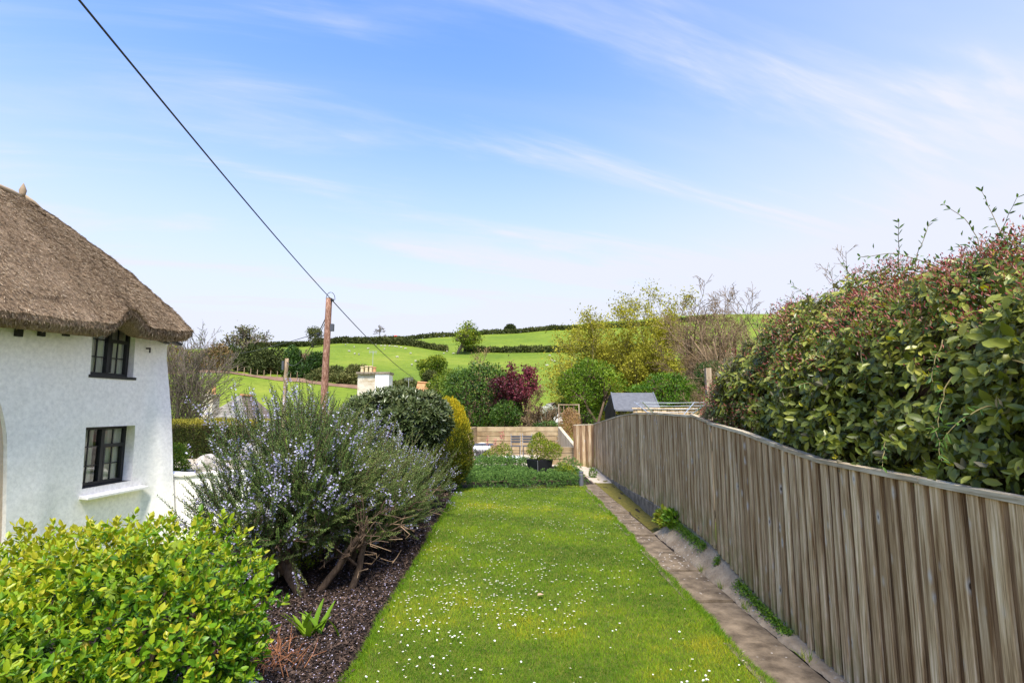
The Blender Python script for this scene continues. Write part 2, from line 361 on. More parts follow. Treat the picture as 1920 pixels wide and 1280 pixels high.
class Tree:
    def __init__(s, seed): s.r = np.random.default_rng(seed); s.tubes = []; s.tips = []
    def branch(s, p, d, L, rad, lev, P):
        r = s.r; ns = P.get('seg', 5) if lev < P['levels'] - 1 else (3 if lev < P['levels'] else 2); pts = [p]; d = unit(np.array(d, float)); dirs = [d]
        for i in range(ns):
            d = unit(d + r.normal(size=3) * P['wander'] + np.array((0, 0, P['up'][min(lev, len(P['up']) - 1)]))); pts.append(pts[-1] + d * L / ns); dirs.append(d)
        pts = np.array(pts); rads = np.linspace(rad, rad * P.get('taper', .35), len(pts))
        s.tubes.append(tube(pts, np.maximum(rads, P.get('rmin', .004)), (8, 5, 4, 3, 3)[min(lev, 4)], cap=lev < 2))
        if lev >= P['levels']:
            for q, e in zip(pts[1:], dirs[1:]): s.tips.append((q, e))
            return
        nc = P['kids'][min(lev, len(P['kids']) - 1)]
        for c in range(nc):
            f = P.get('first', .3) if lev == 0 else .25
            tpos = f + (1 - f) * (c + r.random()) / nc; k = min(int(tpos * ns), ns - 1)
            q = pts[k] + (pts[k + 1] - pts[k]) * (tpos * ns - k)
            a = P['angle'] * r.uniform(.7, 1.3); ax = unit(np.cross(dirs[k + 1], rdirs(r, 1)[0]))
            nd = dirs[k + 1] * math.cos(a) + ax * math.sin(a)
            s.branch(q, nd, L * P['ratio'] * r.uniform(.7, 1.15) * (1.15 - .45 * tpos), max(rads[k] * .55, P.get('rmin', .004)), lev + 1, P)
def tree(name, label, cat, base, H, rad, seed, P, leaf=None, stems=1, lean=.15, bark=None, group=None, trunk='trunk', crown='crown', spread0=0.):
    """leaf: (per tip, length, width, scatter, material, tint mean, shape)"""
    T = Tree(seed); r = T.r; base = np.array(base, float)
    for i in range(stems):
        a = i * 2.4 + r.random(); l = lean * r.uniform(.5, 1.3)
        T.branch(base + np.array((math.cos(a), math.sin(a), 0)) * spread0 * r.random() - np.array((0, 0, .15)), (math.cos(a) * l, math.sin(a) * l, 1), H * P.get('trunk', .62) * r.uniform(.8, 1.1), rad, 0, P)
    top_ = max(float(t_[0][:, 2].max()) for t_ in T.tubes); k_ = H / max(top_ - base[2], .1)
    T.tubes = [(base + (v_ - base) * k_, f_) for v_, f_ in T.tubes]; T.tips = [(base + (q - base) * k_, d) for q, d in T.tips]
    t = thing(name, label, cat, base, group)
    put(trunk, join(*T.tubes), bark or M['bark_grey'], t, smooth=True)
    if leaf:
        per, L, W, scat, mat, tm = leaf[:6]
        tp = np.array([q for q, _ in T.tips]); td = np.array([d for _, d in T.tips])
        k = np.repeat(np.arange(len(tp)), per) if per >= 1 else np.nonzero(r.random(len(tp)) < per)[0]
        m = len(k); Pp = tp[k] + r.normal(size=(m, 3)) * scat; D = td[k] * .4 + rdirs(r, m)
        tt = np.clip(tm + .25 * wave(Pp, seed, 2.0 / max(H, 1) * 4) + .18 * r.normal(size=m), 0, 1); s = r.uniform(.6, 1.35, m)
        V, FF, TT = leaves(Pp, D, rdirs(r, m) + np.array((0, 0, .8)), L * s, W * s, tint=tt)
        put(crown, (V, FF), mat, t, tint=TT, kind='stuff')
    return t

# ------------------------------------------------------------------ terrain: garden shelf, valley, hill with fields
TU = np.array([-1.3, -.75, -.6, -.4, -.31, -.2, -.11, 0, .1, .2, .4, .75, 1.3])
TY = np.array([24, 32, 42, 55, 72, 92, 112, 140, 180, 230, 330, 400, 520, 700], float)
E_ = {  # elevation above eye level per metre of distance, at TU, for the rows that the photo fixes
    72: [-.05, -.06, -.055, -.052, -.052, -.055, -.06, -.06, -.06, -.06, -.05, -.04, -.04],
    92: [.03, .02, .015, .010, .004, 0, 0, 0, 0, .01, .02, .03, .03],
    112: [.09, .078, .068, .050, .042, .034, .034, .034, .034, .04, .05, .06, .06],
    140: [.11, .098, .090, .078, .070, .060, .058, .058, .06, .065, .07, .09, .09],
    180: [.12, .108, .104, .100, .098, .090, .084, .082, .084, .09, .10, .12, .12],
    230: [.118, .110, .108, .114, .121, .117, .106, .103, .104, .107, .12, .14, .14],
    330: [.08, .09, .095, .105, .115, .127, .133, .139, .147, .152, .165, .17, .17],
    400: [.05, .06, .07, .08, .09, .110, .120, .131, .156, .163, .178, .18, .18],
    520: [.02, .03, .03, .04, .05, .07, .08, .095, .125, .14, .15, .15, .15], 700: [0.] * 13}
TZ = np.array([[CAM_Z + e * y for e in E_[int(y)]] if int(y) in E_ else [{24: -.25, 32: -2.4, 42: -4.2, 55: -4.6}[int(y)]] * len(TU) for y in TY])
def hz(X, Y):
    X = np.asarray(X, float); Y = np.asarray(Y, float); X, Y = np.broadcast_arrays(X, Y); sh = X.shape; X = X.ravel(); Y = Y.ravel()
    u = np.clip(X / np.maximum(Y, 5), TU[0], TU[-1]); ly = np.clip(Y, TY[0], TY[-1])
    i = np.clip(np.searchsorted(TY, ly) - 1, 0, len(TY) - 2); j = np.clip(np.searchsorted(TU, u) - 1, 0, len(TU) - 2)
    a = (ly - TY[i]) / (TY[i + 1] - TY[i]); b = (u - TU[j]) / (TU[j + 1] - TU[j]); b = b * b * (3 - 2 * b)
    far = (TZ[i, j] * (1 - b) + TZ[i, j + 1] * b) * (1 - a) + (TZ[i + 1, j] * (1 - b) + TZ[i + 1, j + 1] * b) * a
    near = -.05 - .75 * sm(-3.3, -4.2, X) * sm(24, 18, Y)
    k = sm(21.5, 25, Y); z = near * (1 - k) + far * k
    P = np.stack((X, Y, 0 * X), 1)
    z = z + sm(50, 110, Y) * (.35 * wave(P, 3, .06) + .12 * wave(P, 4, .35))
    return z.reshape(sh)
ys = np.concatenate((np.arange(-6, 26, 1.), np.geomspace(26, 760, 150))); us = np.linspace(-1.9, 1.9, 181)
YY, UU = np.meshgrid(ys, us, indexing='ij'); XX = UU * (YY + 12)
m, t = new_mat('meadow'); n = N(t)
v = n.coords((1, 1, 1)); f1 = n.noise(v, .035, 5, .6); f2 = n.noise(v, .5, 6, .65); f3 = n.noise(v, 4, 4, .7)
c = n.ramp(f1, [(.3, (.10, .155, .018)), (.52, (.15, .205, .022)), (.72, (.215, .245, .035))])
c = n.mix(.8, c, n.ramp(f2, [(.28, (.62, .66, .6)), (.5, (1, 1, 1)), (.75, (1.22, 1.14, 1.0))]), 'MULTIPLY')
c = n.mix(.4, c, n.ramp(f3, [(.3, (.7, .7, .7)), (.7, (1.2, 1.2, 1.2))]), 'MULTIPLY')
n.out(c, .95, f3, .5, .25, .1); M['meadow'] = m
terrain = put('terrain', (np.stack((XX, YY, hz(XX, YY)), -1).reshape(-1, 3), gridf(len(ys), len(us))), M['meadow'], loc=(0, 0, 0), smooth=True)
tag(terrain, 'green grassy hillside with fields rising beyond the garden', kind='structure')

# ------------------------------------------------------------------ garden floor
LX0, LX1, LY1 = -1.06, 1.80, 12.9
def lawn_edge_r(Y): return 1.73 + .011 * (np.asarray(Y, float) - 3.7)
def lawn_end(X): return 12.75 - .22 * ((np.asarray(X, float) - .6) / 1.4) ** 2 * (np.asarray(X, float) < .6) * 2.2
r = np.random.default_rng(11)
uu, vv = np.meshgrid(np.linspace(0, 1, 30), np.linspace(-1.0, 1, 90), indexing='ij')
yv = np.where(vv < 0, vv * 3, vv); ln = []
X = LX0 + uu * (lawn_edge_r(6) - LX0); Yl = np.where(vv < 0, 1.0 + vv * 4, 1.0 + vv * (lawn_end(X) - 1.0))
X = LX0 + uu * (lawn_edge_r(Yl) - LX0) + .012 * np.sin(Yl * 9) * (uu < .02) + .01 * np.sin(Yl * 13) * (uu > .98)
Z = .004 + .012 * wave(np.stack((X.ravel(), Yl.ravel(), 0 * X.ravel()), 1), 8, 1.6).reshape(X.shape)
lawn = put('lawn', (np.stack((X, Yl, Z), -1).reshape(-1, 3), gridf(30, 90)), M['lawn_base'], loc=(0, 0, 0), smooth=True)
tag(lawn, 'long strip of daisy-flecked lawn between flower bed and paved path', kind='structure')
n_bl = 200000
q = r.random(n_bl); y0, y1 = 3.3, 12.95
by = (y0 ** -.7 + q * (y1 ** -.7 - y0 ** -.7)) ** (1 / -.7)
bx = LX0 - .015 + r.random(n_bl) * (lawn_edge_r(by) + .02 - LX0); ok = by < lawn_end(bx) + .02; bx, by = bx[ok], by[ok]; n_bl = len(bx)
BP = np.stack((bx, by, np.zeros(n_bl)), 1)
patch = wave(BP, 21, 1.5); fine = wave(BP, 22, 6.)
lean = r.normal(size=(n_bl, 3)) * .55; lean[:, 2] = 1
hgt = (.019 + .016 * r.random(n_bl) + .010 * np.clip(fine, 0, 1)) * (1 + .5 * (r.random(n_bl) < .04))
wd = .0032 * (by / 4.2) ** .8 * r.uniform(.8, 1.5, n_bl)
tt = np.clip(.40 + .29 * patch + .30 * fine + .17 * r.normal(size=n_bl), 0, 1)
ne = 15000                                                     # longer, uncut blades along both edges
ye = (3.3 ** -.7 + r.random(ne) * (12.7 ** -.7 - 3.3 ** -.7)) ** (1 / -.7); rt = r.random(ne) < .55
edge_w = .035 * wave(np.stack((ye, 0 * ye, 0 * ye), 1), 27, 6.) + .01
xe = np.where(rt, lawn_edge_r(ye) + edge_w - .035 * np.abs(r.normal(size=ne)), LX0 - edge_w + .035 * np.abs(r.normal(size=ne)))
EP = np.stack((xe, ye, np.full(ne, .0)), 1); le = r.normal(size=(ne, 3)) * .55; le[:, 2] = .9; le[:, 0] += np.where(rt, .6, -.6)
BP = np.concatenate((BP, EP)); lean = np.concatenate((lean, le)); hgt = np.concatenate((hgt, r.uniform(.025, .06, ne))); wd = np.concatenate((wd, .0034 * (ye / 4.2) ** .8 * r.uniform(.8, 1.5, ne))); tt = np.concatenate((tt, np.clip(.32 + .2 * r.normal(size=ne), 0, 1))); n_bl = len(BP)
BP[:, 2] = .004 + .012 * wave(BP * (1, 1, 0), 8, 1.6) - .003
V, F, TT = leaves(BP, lean, r.normal(size=(n_bl, 3)) * (1, 1, .1), hgt, wd, T3, F3, tt)
M['grass'] = leaf_mat('lawn_grass', [(.055, .130, .008), (.125, .245, .010), (.235, .350, .014), (.46, .41, .025)], .3, .6, .2)
g = put('lawn_grass', (V, F), M['grass'], loc=(0, 0, 0), tint=TT); tag(g, 'short bright green mown grass of the lawn', 'grass', kind='stuff')

# planting bed with bark mulch and fallen petals
uu, vv = np.meshgrid(np.linspace(0, 1, 40), np.linspace(0, 1, 160), indexing='ij'); X = -3.4 + uu * 2.36; Yb = .5 + vv * 13.2
PB = np.stack((X.ravel(), Yb.ravel(), 0 * X.ravel()), 1)
Z = .02 + .035 * wave(PB, 31, 3.2) * sm(0, -.15, X.ravel() - LX0) + .03 * sm(-1.3, -2.0, X.ravel()) - .02 * sm(-1.16, -1.05, X.ravel())
def bedz(P): return .02 + .035 * wave(np.stack((P[:, 0], P[:, 1], 0 * P[:, 0]), 1), 31, 3.2) * sm(0, -.15, P[:, 0] - LX0) + .03 * sm(-1.3, -2.0, P[:, 0]) - .02 * sm(-1.16, -1.05, P[:, 0])
PB[:, 2] = Z
bed = put('flower_bed', (PB, gridf(40, 160)), M['soil'], loc=(0, 0, 0)); tag(bed, 'dark mulched flower bed along the left edge of the lawn', kind='structure')
def litter(name, label, mat, nn, L, W, seed, flat, xr=(-2.8, -1.05), yr=(3.2, 11.5)):
    r = np.random.default_rng(seed); x = xr[0] + (xr[1] - xr[0]) * r.random(nn) ** .8; q = r.random(nn); y = (yr[0] ** -.6 + q * (yr[1] ** -.6 - yr[0] ** -.6)) ** (1 / -.6)
    P = np.stack((x, y, 0 * x), 1); P[:, 2] = bedz(P) + .004 + .008 * r.random(nn)
    D = rdirs(r, nn) * (1, 1, flat); U = np.array((0, 0, 1.)) + rdirs(r, nn) * .6; s = r.uniform(.5, 1.5, nn) * (y / 4.5) ** .5
    V, F, T = leaves(P, D, U, L * s, W * s, tint=r.random(nn))
    o = put(name, (V, F), mat, bed, tint=T, kind='stuff'); return o
litter('bark_chip', '', M['chip'], 26000, .034, .014, 41, .5)
litter('fallen_petal', '', M['lilac'], 3800, .012, .009, 42, .4, (-2.5, -1.12), (3.4, 9.5))

# fence line (polyline in plan), its foot and its top, read off the photo
FY = np.array([1.2, 2.33, 3.9, 4.6, 5.2, 6.2, 6.8, 8.5, 10.3, 12.2, 13.6, 15.0, 16.6]); 
FTOP = np.array([1.40, 1.40, 1.415, 1.48, 1.55, 1.615, 1.685, 1.70, 1.685, 1.60, 1.50, 1.40, 1.29])
FBOT = np.array([-.05, -.05, -.02, .02, .09, .24, .26, .26, .19, .10, .05, .02, .0])
def fx(Y): return 2.14 + .036 * np.asarray(Y, float)
def ftop(Y): return np.interp(Y, FY, FTOP)
def fbot(Y): return np.interp(Y, FY, FBOT)
path = thing('garden_path', None, None, (1.95, 8, 0)); tag(path, 'narrow paved path beside the wooden fence', kind='structure')
base = put('path_bed', box(1.70, 2.60, -2, 17.5, -.10, -.014), M['soil'], path)
rr = random.Random(5); y = 1.0; k = 0
while y < 16.6:
    L = rr.uniform(.80, .92); z = rr.uniform(-.007, .012); x0 = float(lawn_edge_r(y)) - .06 + rr.uniform(-.01, .01); x1 = 2.135 + rr.uniform(-.012, .012)
    b = rr.uniform(-.006, .006)
    V, F = box(x0, x1, y, y + L - .03, -.06, z); V[4:, 2] += np.array((0, b, -b, 0)); V[[0, 1, 4, 5], 1] += rr.uniform(-.006, .006)
    V[4:6, 1] += .005; V[6:8, 1] -= .005; V[[4, 7], 0] += .005; V[[5, 6], 0] -= .005
    put('slab', (V, F), M['slab'], path, loc=(x0, y, 0)); y += L
# concrete haunch rising from the slabs to the fence foot, then the mossy channel and the plinth
yh = np.linspace(.5, 8.2, 150); th = np.linspace(0, 1, 10); A, B = np.meshgrid(yh, th, indexing='ij')
X = 2.150 + B * (fx(A) + .03 - 2.150); X[:, 0] += .008 * np.sin(yh * 17) + .006 * np.sin(yh * 41)
hb = np.maximum(fbot(A), 0.0); Z = -.012 + (hb + .012) * B ** 1.2 + .012 * wave(np.stack((A.ravel(), B.ravel(), 0 * A.ravel()), 1), 9, 5).reshape(A.shape) + .02 * sm(0, .1, B)
end = sm(8.2, 7.9, A); Z = -.03 + (Z + .03) * end
put('concrete_haunch', (np.stack((X, A, Z), -1).reshape(-1, 3), gridf(150, 10)), M['concrete'], path, smooth=True)
yh = np.linspace(7.9, 16.8, 60); A, B = np.meshgrid(yh, np.linspace(0, 1, 6), indexing='ij'); X = 2.152 + B * (fx(A) - 2.152)
Z = -.013 + .01 * wave(np.stack((A.ravel(), B.ravel() * 2, 0 * A.ravel()), 1), 10, 7).reshape(A.shape) + .004
put('moss_strip', (np.stack((X, A, Z), -1).reshape(-1, 3), gridf(60, 6)), M['moss'], path, smooth=True)

# ------------------------------------------------------------------ boundary fence
fence = thing('board_fence', 'tall weathered wooden fence of upright boards along the paved path', 'fence', (2.3, 6, 0))
rr = random.Random(3)
def board(Y, pitch, wfrac, d, off, mat, tx=1.0, ty=0.0, x=None, top=None, bot=None, name='board'):
    xx = float(fx(Y)) if x is None else x; t_ = float(ftop(Y)) - .012 if top is None else top; b_ = float(fbot(Y)) if bot is None else bot
    hw = pitch * wfrac / 2 * rr.uniform(.93, 1.04); dirv = np.array((.036, 1., 0)) if x is None else np.array((tx, ty, 0)); dirv /= np.linalg.norm(dirv)
    nrm = np.array((-dirv[1], dirv[0], 0)); lean = rr.uniform(-.006, .006)
    c = np.array((xx, Y, 0)) + nrm * (off + rr.uniform(-.002, .002)); V = []
    for z in (b_ + rr.uniform(-.012, .012), t_):
        for a, e in ((-1, -1), (1, -1), (1, 1), (-1, 1)): V.append(c + dirv * (a * hw + lean * (z > .8)) + nrm * e * d / 2 + np.array((0, 0, z)))
    V = np.array(V); V[[0, 1, 4, 5]] += 0
    ch = .004                                                   # bevelled front edges: a six-sided section
    W = []
    for lvl in (0, 4):
        a0, a1, a2, a3 = V[lvl:lvl + 4]; u = unit(a1 - a0)
        W += [a0, a1, a2 - nrm * ch, a2 - u * ch, a3 + u * ch, a3 - nrm * ch]
    F = [tuple(range(5, -1, -1)), tuple(range(6, 12))] + [(i, (i + 1) % 6, (i + 1) % 6 + 6, i + 6) for i in range(6)]
    return put(name, (np.array(W), F), mat, fence, loc=(c[0], c[1], b_))
Y = 1.3
while Y < 6.16:
    board(Y, .116, .61, .018, .014, M['fence']); board(Y + .058, .116, .80, .012, -.002, M['fence_shade'], name='rear_board'); Y += .116
post_y = 6.24
while Y < 16.5:
    p = .116 + .008 * (Y - 6.2); p = min(p, .16)
    board(Y + .03, p, .60, .018, .014, M['fence']); board(Y + .03 + p / 2, p, .75, .012, -.002, M['fence_shade'], name='rear_board'); Y += p
# far return panel, facing back up the garden
e0 = np.array((float(fx(16.6)), 16.6)); e1 = np.array((2.16, 17.1)); L = np.linalg.norm(e1 - e0); nb = 7; dv = (e1 - e0) / L
for i in range(nb):
    c = e0 + dv * L * (i + .5) / nb
    board(c[1], L / nb, .93, .02, .02, M['fence'] if i % 2 else M['fence_shade'], dv[0], dv[1], c[0], 1.265 - .03 * i / nb, -.02)  # every other board in the darker copy, recess shade put into colour
# cap rail in lengths, posts and rails behind
cy = [1.2, 2.9, 4.55, 6.22, 6.85, 8.5, 10.2, 11.8, 13.4, 15.0, 16.58]
for a, b in zip(cy, cy[1:]):
    ys_ = np.linspace(a + .003, b - .003, 6); pts = [(float(fx(q)) - .004, q, float(ftop(q)) + .006 + (0.012 if a == 6.22 else 0)) for q in ys_]
    put('cap_rail', join(*[bar(p, q, .062, .03) for p, q in zip(pts, pts[1:])]), M['cap'], fence)
put('cap_rail', bar((e0[0] + .02, e0[1] - .02, 1.29), (e1[0], e1[1], 1.255), .06, .03), M['cap'], fence)
for q in (1.5, 3.35, 5.0, 6.20, 8.0, 9.9, 11.8, 13.6, 15.05, 16.65):
    put('post', box(float(fx(q)) + .03, float(fx(q)) + .12, q - .045, q + .045, -.3, float(ftop(q)) - .03), M['fence_shade'], fence)
for lv in (.25, .8):
    for a, b in zip(cy, cy[1:]):
        za = lambda q: float(fbot(q)) + lv * (float(ftop(q)) - float(fbot(q)))
        put('rail', bar((float(fx(a)) + .035, a, za(a)), (float(fx(b)) + .035, b, za(b)), .035, .07), M['fence_shade'], fence)
yp = np.linspace(7.95, 16.6, 60); V = []
for y_ in yp:
    x_ = float(fx(y_)); t_ = float(fbot(y_)) - .004; j = .008 * math.sin(y_ * 7)
    V += [(x_ - .035 + j, y_, -.1), (x_ - .03 + j, y_, t_ - .012), (x_ - .015, y_, t_), (x_ + .10, y_, t_), (x_ + .10, y_, -.1)]
F = [(i * 5 + j, (i + 1) * 5 + j, (i + 1) * 5 + j + 1, i * 5 + j + 1) for i in range(59) for j in range(4)] + [(4, 3, 2, 1, 0), tuple(59 * 5 + j for j in range(5))]
put('plinth', (np.array(V), F), M['plinth'], fence)
# ------------------------------------------------------------------ thatched cottage
cot = thing('thatched_cottage', 'white rendered cottage with a thick brown thatched roof', 'cottage', (-6.95, 9, -.85))
def wx(Y, z):
    Y = np.asarray(Y, float); z = np.asarray(z, float)
    b = -6.97 + .13 * np.clip((3.0 - z) / 3.5, 0, 1.1)
    b = b + .30 * sm(10.52, 10.68, Y) * np.clip((2.75 - z) / 3.0, 0, 1) ** .8
    b = b + .10 * sm(8.75, 8.35, Y) * np.clip((2.6 - z) / 3.0, 0, 1)
    return b + .012 * wave(np.stack((Y.ravel(), z.ravel(), 0 * z.ravel()), 1), 5, 2.0).reshape(Y.shape)
OPEN = [(9.18, 10.24, .46, 1.47), (9.20, 10.14, 2.36, 3.34)]
def wall_grid(y0, y1, z0, z1, opens, step, f):
    yl = sorted(set(np.round(np.concatenate((np.arange(y0, y1, step), [y1] + [a for o in opens for a in o[:2]])), 4)))
    zl = sorted(set(np.round(np.concatenate((np.arange(z0, z1, step), [z1] + [a for o in opens for a in o[2:]])), 4)))
    A, B = np.meshgrid(yl, zl, indexing='ij'); V = np.stack((f(A, B), A, B), -1).reshape(-1, 3); F = []
    for i in range(len(yl) - 1):
        for j in range(len(zl) - 1):
            cy_, cz_ = (yl[i] + yl[i + 1]) / 2, (zl[j] + zl[j + 1]) / 2
            if any(o[0] < cy_ < o[1] and o[2] < cz_ < o[3] for o in opens): continue
            k = i * len(zl) + j; F.append((k, k + len(zl), k + len(zl) + 1, k + 1))
    return V, F
tan_edge = lambda z: 7.84 + .06 * np.clip((1.6 - np.asarray(z, float)) / 2, -.6, 1) - .45 * sm(1.3, 3.1, z)
def wall_f(A, B): return wx(A, B)
V, F = wall_grid(7.4, 11.0, -.85, 3.6, OPEN, .12, wall_f)
# the left edge of the white wall is an uneven line: pull the first column to it
lo = V[:, 1] < 8.3; V[lo, 1] = tan_edge(V[lo, 2]) + (V[lo, 1] - 7.4) / .9 * (8.3 - tan_edge(V[lo, 2])); V[:, 0] = wx(V[:, 1], V[:, 2])
rev = []
for (a, b, c_, d_) in OPEN:                                       # reveals
    X0 = wx(np.array([a, b, b, a]), np.array([c_, c_, d_, d_])); Pn = [(X0[0], a, c_), (X0[1], b, c_), (X0[2], b, d_), (X0[3], a, d_)]
    Pi = [(-7.20, p[1], p[2]) for p in Pn]; rev.append((np.array(Pn + Pi), [(i, (i + 1) % 4, (i + 1) % 4 + 4, i + 4) for i in range(4)]))
end_y = 11.0; ze = np.linspace(-.85, 3.6, 20); xe = wx(np.full(20, end_y), ze)      # return of the wall round the corner
Ve = np.array([(x, end_y, z) for x, z in zip(xe, ze)] + [(-11.4, end_y + .05, z) for z in ze])
rev.append((Ve, [(i, i + 20, i + 21, i + 1) for i in range(19)]))
el = [(float(wx(np.array([tan_edge(z)]), np.array([z]))[0]), float(tan_edge(z)), z) for z in ze]   # step between white and tan
rev.append((np.array(el + [(x - .12, y, z) for x, y, z in el]), [(i, i + 20, i + 21, i + 1) for i in range(19)]))
put('wall', join((V, F), *rev), M['white'], cot, smooth=True)
V, F = wall_grid(2.5, 8.2, -.85, 3.6, [], .3, lambda A, B: wx(A, B) - .06); put('tan_wall', (V, F), M['tan'], cot, smooth=True)['label'] = 'tan rendered end of the cottage wall'
for (a, b, c_, d_), low in zip(OPEN, (True, False)):              # casement windows with glazing bars
    fr = put('window', join(box(-7.14, -7.07, a, a + .055, c_, d_), box(-7.14, -7.07, b - .055, b, c_, d_), box(-7.139, -7.071, a + .056, b - .056, c_, c_ + .06), box(-7.139, -7.071, a + .056, b - .056, d_ - .05, d_),
                            box(-7.142, -7.055, (a + b) / 2 - .035, (a + b) / 2 + .035, c_ + .061, d_ - .051)), M['black'], cot)
    mid = (a + b) / 2; zt = c_ + (d_ - c_) * .66
    bars = []
    for y0, y1, cas in ((a + .057, mid - .037, False), (mid + .037, b - .057, True)):
        ym = (y0 + y1) / 2
        if cas: bars.append(box(-7.135, -7.06, y0, y1, zt - .03, zt + .03)); bars.append(box(-7.125, -7.05, y0, y0 + .03, c_ + .065, zt - .031)); bars.append(box(-7.125, -7.05, y1 - .03, y1, c_ + .065, zt - .031))
        bars.append(box(-7.112, -7.09, ym - .009, ym + .009, c_ + .064, d_ - .054))
        for z in ((c_ + (zt - c_) * .52,) if cas else (c_ + (d_ - c_) * .34, zt)): bars.append(box(-7.111, -7.091, y0 + .001, y1 - .001, z - .009, z + .009))
    put('glazing_bar', join(*bars), M['black'], fr)
    for y0, y1 in ((a + .058, mid - .038), (mid + .038, b - .058)):
        ym = (y0 + y1) / 2; zs = [c_ + .06, c_ + (d_ - c_) * .34, zt, d_ - .05]
        for z0, z1 in zip(zs, zs[1:]):
            for p0, p1 in ((y0, ym), (ym, y1)):
                tlt = random.Random(int(p0 * 991 + z0 * 77)).uniform(-.004, .004)
                put('pane', (np.array([(-7.102 + tlt, p0, z0), (-7.102 - tlt, p1, z0), (-7.1 - tlt, p1, z1), (-7.1 + tlt, p0, z1)]), [(0, 1, 2, 3)]), M['glass'], fr)
    yc = np.linspace(a, b, 60); w_ = .060 + .010 * np.sin((yc - a) * 75) + .01 * np.sin((yc - a) * 38)
    for s0, s1 in (((0, 24), (36, 60)) if low else ((0, 29), (30, 60))):
        q = np.arange(s0, s1); Vc = np.array([(-7.19 + w_[i], yc[i], z) for i in q for z in (c_ - .02, d_ + .02)]); k = len(q)
        put('curtain', (Vc, [(2 * i, 2 * i + 2, 2 * i + 3, 2 * i + 1) for i in range(k - 1)]), M['curtain'], fr, smooth=True)
    put('sill', box(-7.10, -6.90 if low else -6.93, a - .03, b + .06, c_ - .045, c_ + .003), M['black'], fr)
    if low:
        Vs = np.array([(-6.98, a - .04, c_ - .10), (-6.70, a - .06, c_ - .13), (-6.70, b + .22, c_ - .13), (-6.98, b + .22, c_ - .10), (-6.98, a - .04, c_ - .15), (-6.70, a - .06, c_ - .165), (-6.70, b + .22, c_ - .165), (-6.98, b + .22, c_ - .15)])
        put('ledge', (Vs, [(3, 2, 1, 0), (4, 5, 6, 7), (0, 1, 5, 4), (1, 2, 6, 5), (2, 3, 7, 6), (3, 0, 4, 7)]), M['white'], cot)
    put('room', join(box(-7.9, -7.22, a - .3, b + .3, c_ - .3, d_ + .25)), M['black'], fr)
# thatch: swept from the ridge to the eave line and round the hipped end
ey = np.concatenate((np.linspace(2.2, 8.8, 34), np.linspace(8.9, 10.6, 24)))
def eave_lift(y): return .30 * np.exp(-((np.asarray(y) - 9.36) / .27) ** 2)
def eave_z(y): return np.interp(y, [2, 6.8, 7.6, 8.9, 10.6], [2.80, 2.87, 2.90, 2.95, 3.10])
E = [(-6.45, y, float(eave_z(y))) for y in ey]; Rg = [(-9.0, min(y, 9.55), 5.72) for y in ey]
for a in np.linspace(0, math.pi / 2, 10)[1:]: E.append((-6.85 + .40 * math.cos(a), 10.75 + .45 * math.sin(a), 3.12 + .05 * math.sin(a))); Rg.append((-9.0, 9.6, 5.72))
for x in np.linspace(-7.0, -11.0, 14): E.append((x, 11.22 + .05 * math.sin((x + 9) * 1.5), 3.15)); Rg.append((-9.0, 9.6, 5.72))
for y in np.linspace(11.0, 2.2, 12): E.append((-11.55, y, 3.1)); Rg.append((-9.0, min(y, 9.6), 5.72))
E = np.array(E); Rg = np.array(Rg); nS = len(E); Rg[:, 0] += 1e-4 * np.arange(nS)
o_ = E - Rg; o_[:, 2] = 0; o_ = unit(o_); tq = np.linspace(0, 1, 46)
top = E + np.array((0, 0, .30)); lift = np.zeros((nS, 3)); lift[:len(ey), 2] = eave_lift(ey)
rows = []
for t in tq:
    bulge = .14 * math.sin(math.pi * t) - .05 * (t > .9) * (t - .9) / .1
    rows.append(Rg + (top - Rg) * t + np.array((0, 0, bulge)) + lift * t ** 7 * .8)
for a, b in ((.035, .22), (.03, .12), (-.03, .03), (-.14, 0.), (-.30, .03), (-.52, .14)): rows.append(E + lift + o_ * a + np.array((0, 0, b)))
P = np.array(rows).transpose(1, 0, 2); nT = P.shape[1]
fl = P.reshape(-1, 3); d3 = .022 * wave(fl, 71, 5.0) + .012 * wave(fl, 72, 22.); nn = unit(np.repeat(o_, nT, 0) + np.array((0, 0, .9)))
fl = fl + nn * d3[:, None]; P = fl.reshape(P.shape)
m, t = new_mat('thatch'); n = N(t); v = n.coords(); f = n.noise(v, 1.4, 5, .6); g = n.noise(n.coords((1, 1, 1)), 60, 3, .7); h = n.noise(v, 17, 4, .7)
c = n.ramp(f, [(.3, (.16, .108, .066)), (.5, (.245, .173, .110)), (.7, (.31, .23, .155))])
c = n.mix(.9, c, n.ramp(g, [(.32, (.35, .33, .32)), (.5, (1, 1, 1)), (.68, (1.75, 1.7, 1.6))]), 'MULTIPLY'); c = n.mix(.5, c, n.ramp(h, [(.3, (.6, .6, .6)), (.7, (1.3, 1.3, 1.3))]), 'MULTIPLY')
n.out(c, .95, g, .9, .03, .1); M['thatch'] = m
roof = put('thatch_roof', (fl, gridf(nS, nT)), M['thatch'], cot)
r = np.random.default_rng(77); ns = 74000
a = r.random(ns) * (nS - 1.001) * .72; b = r.random(ns) ** .9 * (nT - 3.001); i = a.astype(int); j = b.astype(int); fa = (a - i)[:, None]; fb = (b - j)[:, None]
B0 = P[i, j] * (1 - fa) * (1 - fb) + P[i + 1, j] * fa * (1 - fb) + P[i, j + 1] * (1 - fa) * fb + P[i + 1, j + 1] * fa * fb
dn = unit(P[i, j + 1] - P[i, j]); sd = unit(P[i + 1, j] - P[i, j] + 1e-6); nr = unit(np.cross(sd, dn)); nr *= np.sign(nr[:, 2:3] + .2 + nr[:, 0:1])
Ls = r.uniform(.03, .085, ns); D = dn + nr * r.uniform(.05, .6, ns)[:, None] + sd * r.normal(size=ns)[:, None] * .45
